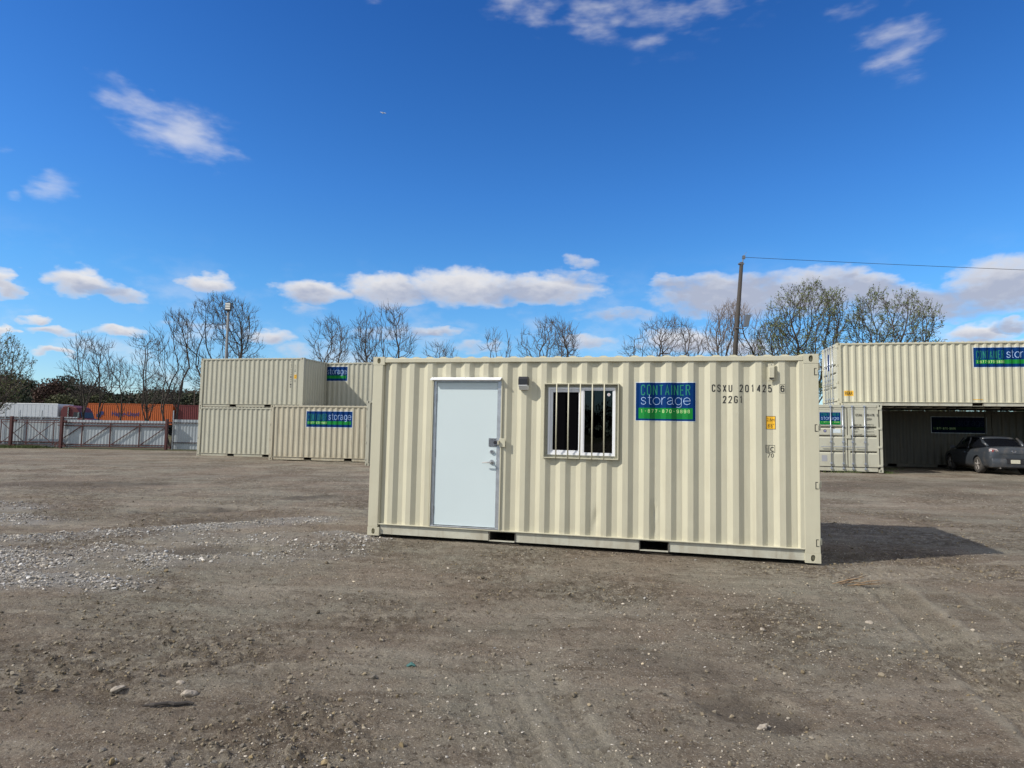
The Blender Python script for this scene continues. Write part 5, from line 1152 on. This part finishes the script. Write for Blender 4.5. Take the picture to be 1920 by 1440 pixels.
T('dense round-crowned bare tree over the middle of the orange container', tp(276, 46), 7.7, 1.83, 2.2, 15, dens=1, limbs=5, fork=.24, gnarl=.09, lean=-.08)
T('tall two-stemmed bare tree right behind the latch post of the gate', tp(324, 43.5), 9.0, 1.77, 2.7, 16, stems=2, limbs=3, dens=1, fork=.26, gnarl=.09)
T('large spreading bare tree around the light pole at the left stack', tp(412, 49), 11.2, 3.30, 2.6, 18, dens=.85, limbs=7, fork=.2, leaf=.12, gnarl=.10)
T('low bare sapling tip above the stack, right of the light pole', tp(480, 47), 6.7, 0.83, 4.6, 19, dens=.8, limbs=2, fork=.5)
T('gnarled vine-wrapped bare tree above the gap between upper containers', tp(619, 47), 9.4, 1.77, 4.6, 23, dens=1, limbs=5, gnarl=.4, fork=.55, droop=.16)
T('wide fan-shaped bare tree left of the office container', tp(712, 47), 10.4, 2.94, 3.8, 25, dens=.9, limbs=6, fork=.36, gnarl=.10)
T('drooping bare tree tip peeking over the office container door', tp(822, 50), 8.0, 1.65, 5.6, 26, dens=1, limbs=4, droop=.14, fork=.5)
T('narrow bare tree over the office container above the wall lamp', tp(934, 46), 8.7, 1.18, 4.8, 27, dens=.9, limbs=3, fork=.45)
T('rounded bare tree over the office container above the window', tp(1033, 46), 9.3, 2.69, 4.2, 28, dens=.9, limbs=5, gnarl=.3, fork=.42)
T('gnarled wide bare tree above the black code of the office container', tp(1252, 46), 9.5, 3.30, 4.4, 29, dens=.85, limbs=7, gnarl=.38, droop=.08, fork=.4)
T('hazy fine-twigged bare tree directly behind the timber utility pole', tp(1378, 50), 11.5, 2.83, 4.8, 30, dens=1, limbs=6, tw='twig_tan', fork=.34, gnarl=.16)
T('tall budding tree behind the left end of the long upper container', tp(1524, 46), 12.2, 3.35, 4.0, 31, dens=.95, limbs=8, fork=.26, leaf=.9, gnarl=.15, gname=GB)
T('low bushy sparsely budding tree between utility pole and tall budding tree', tp(1452, 49), 9.8, 2.24, 4.2, 32, dens=1.1, limbs=5, fork=.3, leaf=.55, gname=GB)
T('broad budding tree over the middle of the long upper container', tp(1668, 47), 12.0, 3.85, 4.6, 33, dens=.85, limbs=8, fork=.28, leaf=.9, gnarl=.15, gname=GB)

# ------------------------------------------------------------------ distant woods
def forest(name, label, az0, az1, dist, hmin, hmax, ncl, seed, cols, per=240, kinds=1.0):
    rg = np.random.default_rng(seed); Vs, Cs = [], []
    for k in range(ncl):
        a_ = rg.uniform(az0, az1); d = dist*rg.uniform(.92, 1.25); x_, y_ = math.sin(a_)*d, math.cos(a_)*d
        h = rg.uniform(hmin, hmax)*(d/dist)*(.78 + .42*float(vnoise(np.array([a_*38.]), np.array([seed*1.]), 5)[0])); cw = rg.uniform(2.5, 5.5); n = per
        u = rg.normal(size=(n, 3)); u /= np.linalg.norm(u, axis=1, keepdims=True); rr_ = rg.random(n)**.45
        P_ = u*rr_[:, None]*np.array([cw, cw, h*.36]); P_[:, 2] += h*.64; P_ += rg.normal(0, .5, (n, 3)) + np.array([x_, y_, 0])
        q = int(n*.35); P_[:q, 2] = rg.uniform(0, h*.5, q)
        s_ = rg.uniform(.25, .75, n)[:, None]*(.55 if per > 500 else 1); a = rg.normal(size=(n, 3)); a /= np.linalg.norm(a, axis=1, keepdims=True); b_ = np.cross(a, rg.normal(size=(n, 3))); b_ /= np.linalg.norm(b_, axis=1, keepdims=True)
        Vs.append(np.stack([P_-a*s_, P_+b_*s_*.8, P_+a*s_, P_-b_*s_*.8], 1).reshape(-1, 3))
        c_ = np.array(cols[rg.integers(len(cols))])*rg.uniform(.7, 1.3); cc_ = np.repeat(c_[None]*rg.uniform(.75, 1.25, (n, 1)), 4, 0); Cs.append(np.concatenate([cc_, np.ones((4*n, 1))], 1))
    Vv = np.concatenate(Vs); return tag(np_mesh(name, Vv, np.arange(len(Vv)).reshape(-1, 4), M['forest'], attrs={'tint': ('FLOAT_COLOR', np.concatenate(Cs))}), label, 'woods', kind='stuff')
EV = [(.018,.026,.013),(.022,.032,.015),(.03,.037,.018),(.042,.038,.024),(.045,.05,.022)]
forest('distant_woods', 'dark mixed woodland closing the horizon beyond the fence on the left', R(-46), R(-20), 195, 9.0, 12.0, 330, 5, EV + [(.05,.042,.032),(.045,.04,.03)], 1150)
forest('distant_woods', 'lower dull woodland behind the containers', R(-20), R(60), 200, 7, 11, 420, 6, EV + [(.075,.06,.045)], 240)
forest('distant_woods', 'ring of woodland far behind the camera', R(60), R(314), 230, 9, 14, 1000, 8, EV, 240)
def pine(label, p_, Y, top, w_, col, seed, grp):
    x_, y_, _ = tp(p_, Y); rg = np.random.default_rng(seed); r_ = empty('pine_tree' if col[0] < .04 else 'broadleaf_tree', (x_, y_, 0)); tag(r_, label, 'tree', grp); n = 5200
    cl_ = rg.normal(size=(16, 3)); cl_ /= np.linalg.norm(cl_, axis=1, keepdims=True); cl_ *= np.array([w_*.62, w_*.62, top*.22]); cl_[:, 2] += top*.68
    P_ = cl_[rg.integers(0, 16, n)] + rg.normal(0, 1, (n, 3))*np.array([w_*.24, w_*.24, top*.065]); P_[:, 2] = np.minimum(P_[:, 2], top)
    s_ = rg.uniform(.09, .27, n)[:, None]; a = rg.normal(size=(n, 3)); a /= np.linalg.norm(a, axis=1, keepdims=True); b_ = np.cross(a, rg.normal(size=(n, 3))); b_ /= np.linalg.norm(b_, axis=1, keepdims=True)
    Vv = np.stack([P_-a*s_, P_+b_*s_*.8, P_+a*s_, P_-b_*s_*.8], 1).reshape(-1, 3); cc_ = np.repeat(np.array(col)[None]*rg.uniform(.6, 1.4, (n, 1)), 4, 0)
    np_mesh('crown', Vv, np.arange(len(Vv)).reshape(-1, 4), M['forest'], r_, attrs={'tint': ('FLOAT_COLOR', np.concatenate([cc_, np.ones((4*n, 1))], 1))})
    b = MB(); b.tube([(0, 0, 0), (.1, 0, top*.45), (0, 0, top*.85)], [top*.02, top*.015, .05], 7)
    for k in range(6): a_ = k*1.05; b.tube([(0, 0, top*(.35+.07*k)), (math.cos(a_)*w_*.6, math.sin(a_)*w_*.6, top*(.5+.07*k))], [top*.008, .04], 5)
    b.build('trunk', M['bark'], r_, smooth=True)
GP = 'taller crowns standing out of the far woods'
pine('rusty brown tree rising above the white trailer', 94, 130, 10.4, 2.6, (.055, .03, .022), 1, GP)
pine('dark rounded pine just right of the rusty brown tree', 122, 150, 10.6, 2.2, (.02, .034, .014), 2, GP)
pine('small dark pine crown between the first two bare trees', 146, 155, 10.1, 2.6, (.022, .036, .015), 3, GP)
pine('dark pine crown at the far left beside the half-leaved tree', 54, 160, 12.0, 2.8, (.024, .035, .016), 4, GP)
pine('pale olive tree behind the slender bare tree', 138, 112, 6.9, 3.6, (.062, .066, .028), 5, GP)
pine('second pale olive tree, above the left end of the orange container', 176, 112, 6.6, 3.2, (.055, .062, .026), 6, GP)
pine('dark pine crown above the right part of the orange container', 296, 150, 9.6, 2.8, (.024, .036, .016), 7, GP)
# roadside grass along the fence foot
def grass(name, label, pts_, n, seed, h):
    rg = np.random.default_rng(seed); k = rg.integers(0, len(pts_), n); A_ = np.array(pts_)[k]; x_ = A_[:, 0] + rg.normal(0, 1, n)*A_[:, 2]; y_ = A_[:, 1] + rg.normal(0, 1, n)*A_[:, 3]; z_ = ground_h(x_, y_)
    a_ = rg.uniform(0, 6.28, n); hh = rg.uniform(.4, 1, n)*h; w_ = .012 + 0*a_; lx, ly = rg.normal(0, .4, n)*hh, rg.normal(0, .4, n)*hh
    Vv = np.stack([np.stack([x_-np.cos(a_)*w_, y_-np.sin(a_)*w_, z_], 1), np.stack([x_+np.cos(a_)*w_, y_+np.sin(a_)*w_, z_], 1), np.stack([x_+lx, y_+ly, z_+hh], 1)], 1).reshape(-1, 3)
    return tag(np_mesh(name, Vv, np.arange(n*3).reshape(-1, 3), M['grass']), label, 'grass', kind='stuff')
grass('grass', 'tufts of green grass along the foot of the fence at the far left', [(px(-30), 40.6, 1.2, .3), (px(5), 40.9, .7, .25), (px(20), 41.0, .4, .2), (px(68), 41.3, .35, .2), (px(72), 41.2, .3, .2), (px(45), 41.6, 1.0, .15)], 9000, 4, .22)
grass('grass', 'thin weeds at the foot of the shelter\'s back wall and door container', [(14.3, 24.9, .12, .1), (14.6, 26, .1, .5), (15.5, 27.5, .6, .4), (13, 24.95, .5, .06)], 900, 6, .12)
# ------------------------------------------------------------------ airliner
pl_ = empty('airplane', (-742, 3500, 1758), (0, 0, R(12))); tag(pl_, 'tiny white airliner crossing the blue sky', 'airplane')
MB().tube([(-15, 0, 0), (-12, 0, .6), (-8, 0, 0), (10, 0, 0), (14, 0, -.3), (16, 0, -.6)], [.3, 1.2, 1.9, 1.9, 1.4, .3], 12).build('fuselage', M['plane'], pl_, smooth=True)
b = MB(); b.prism([(1, 0), (4, 0), (-5, 15), (-7, 15)], lambda u, v, w_: (u, v, w_), -.5, -.2); b.build('wing', M['plane'], pl_); b = MB(); b.prism([(1, 0), (4, 0), (-5, -15), (-7, -15)], lambda u, v, w_: (u, v, w_), -.5, -.2); b.build('wing', M['plane'], pl_)
MB().prism([(-14.5, 1), (-11, 1), (-14, 5.5), (-16, 5.5)], lambda u, v, w_: (u, w_, v), -.15, .15).build('tail_fin', M['plane'], pl_)
print('objects', len(bpy.data.objects))
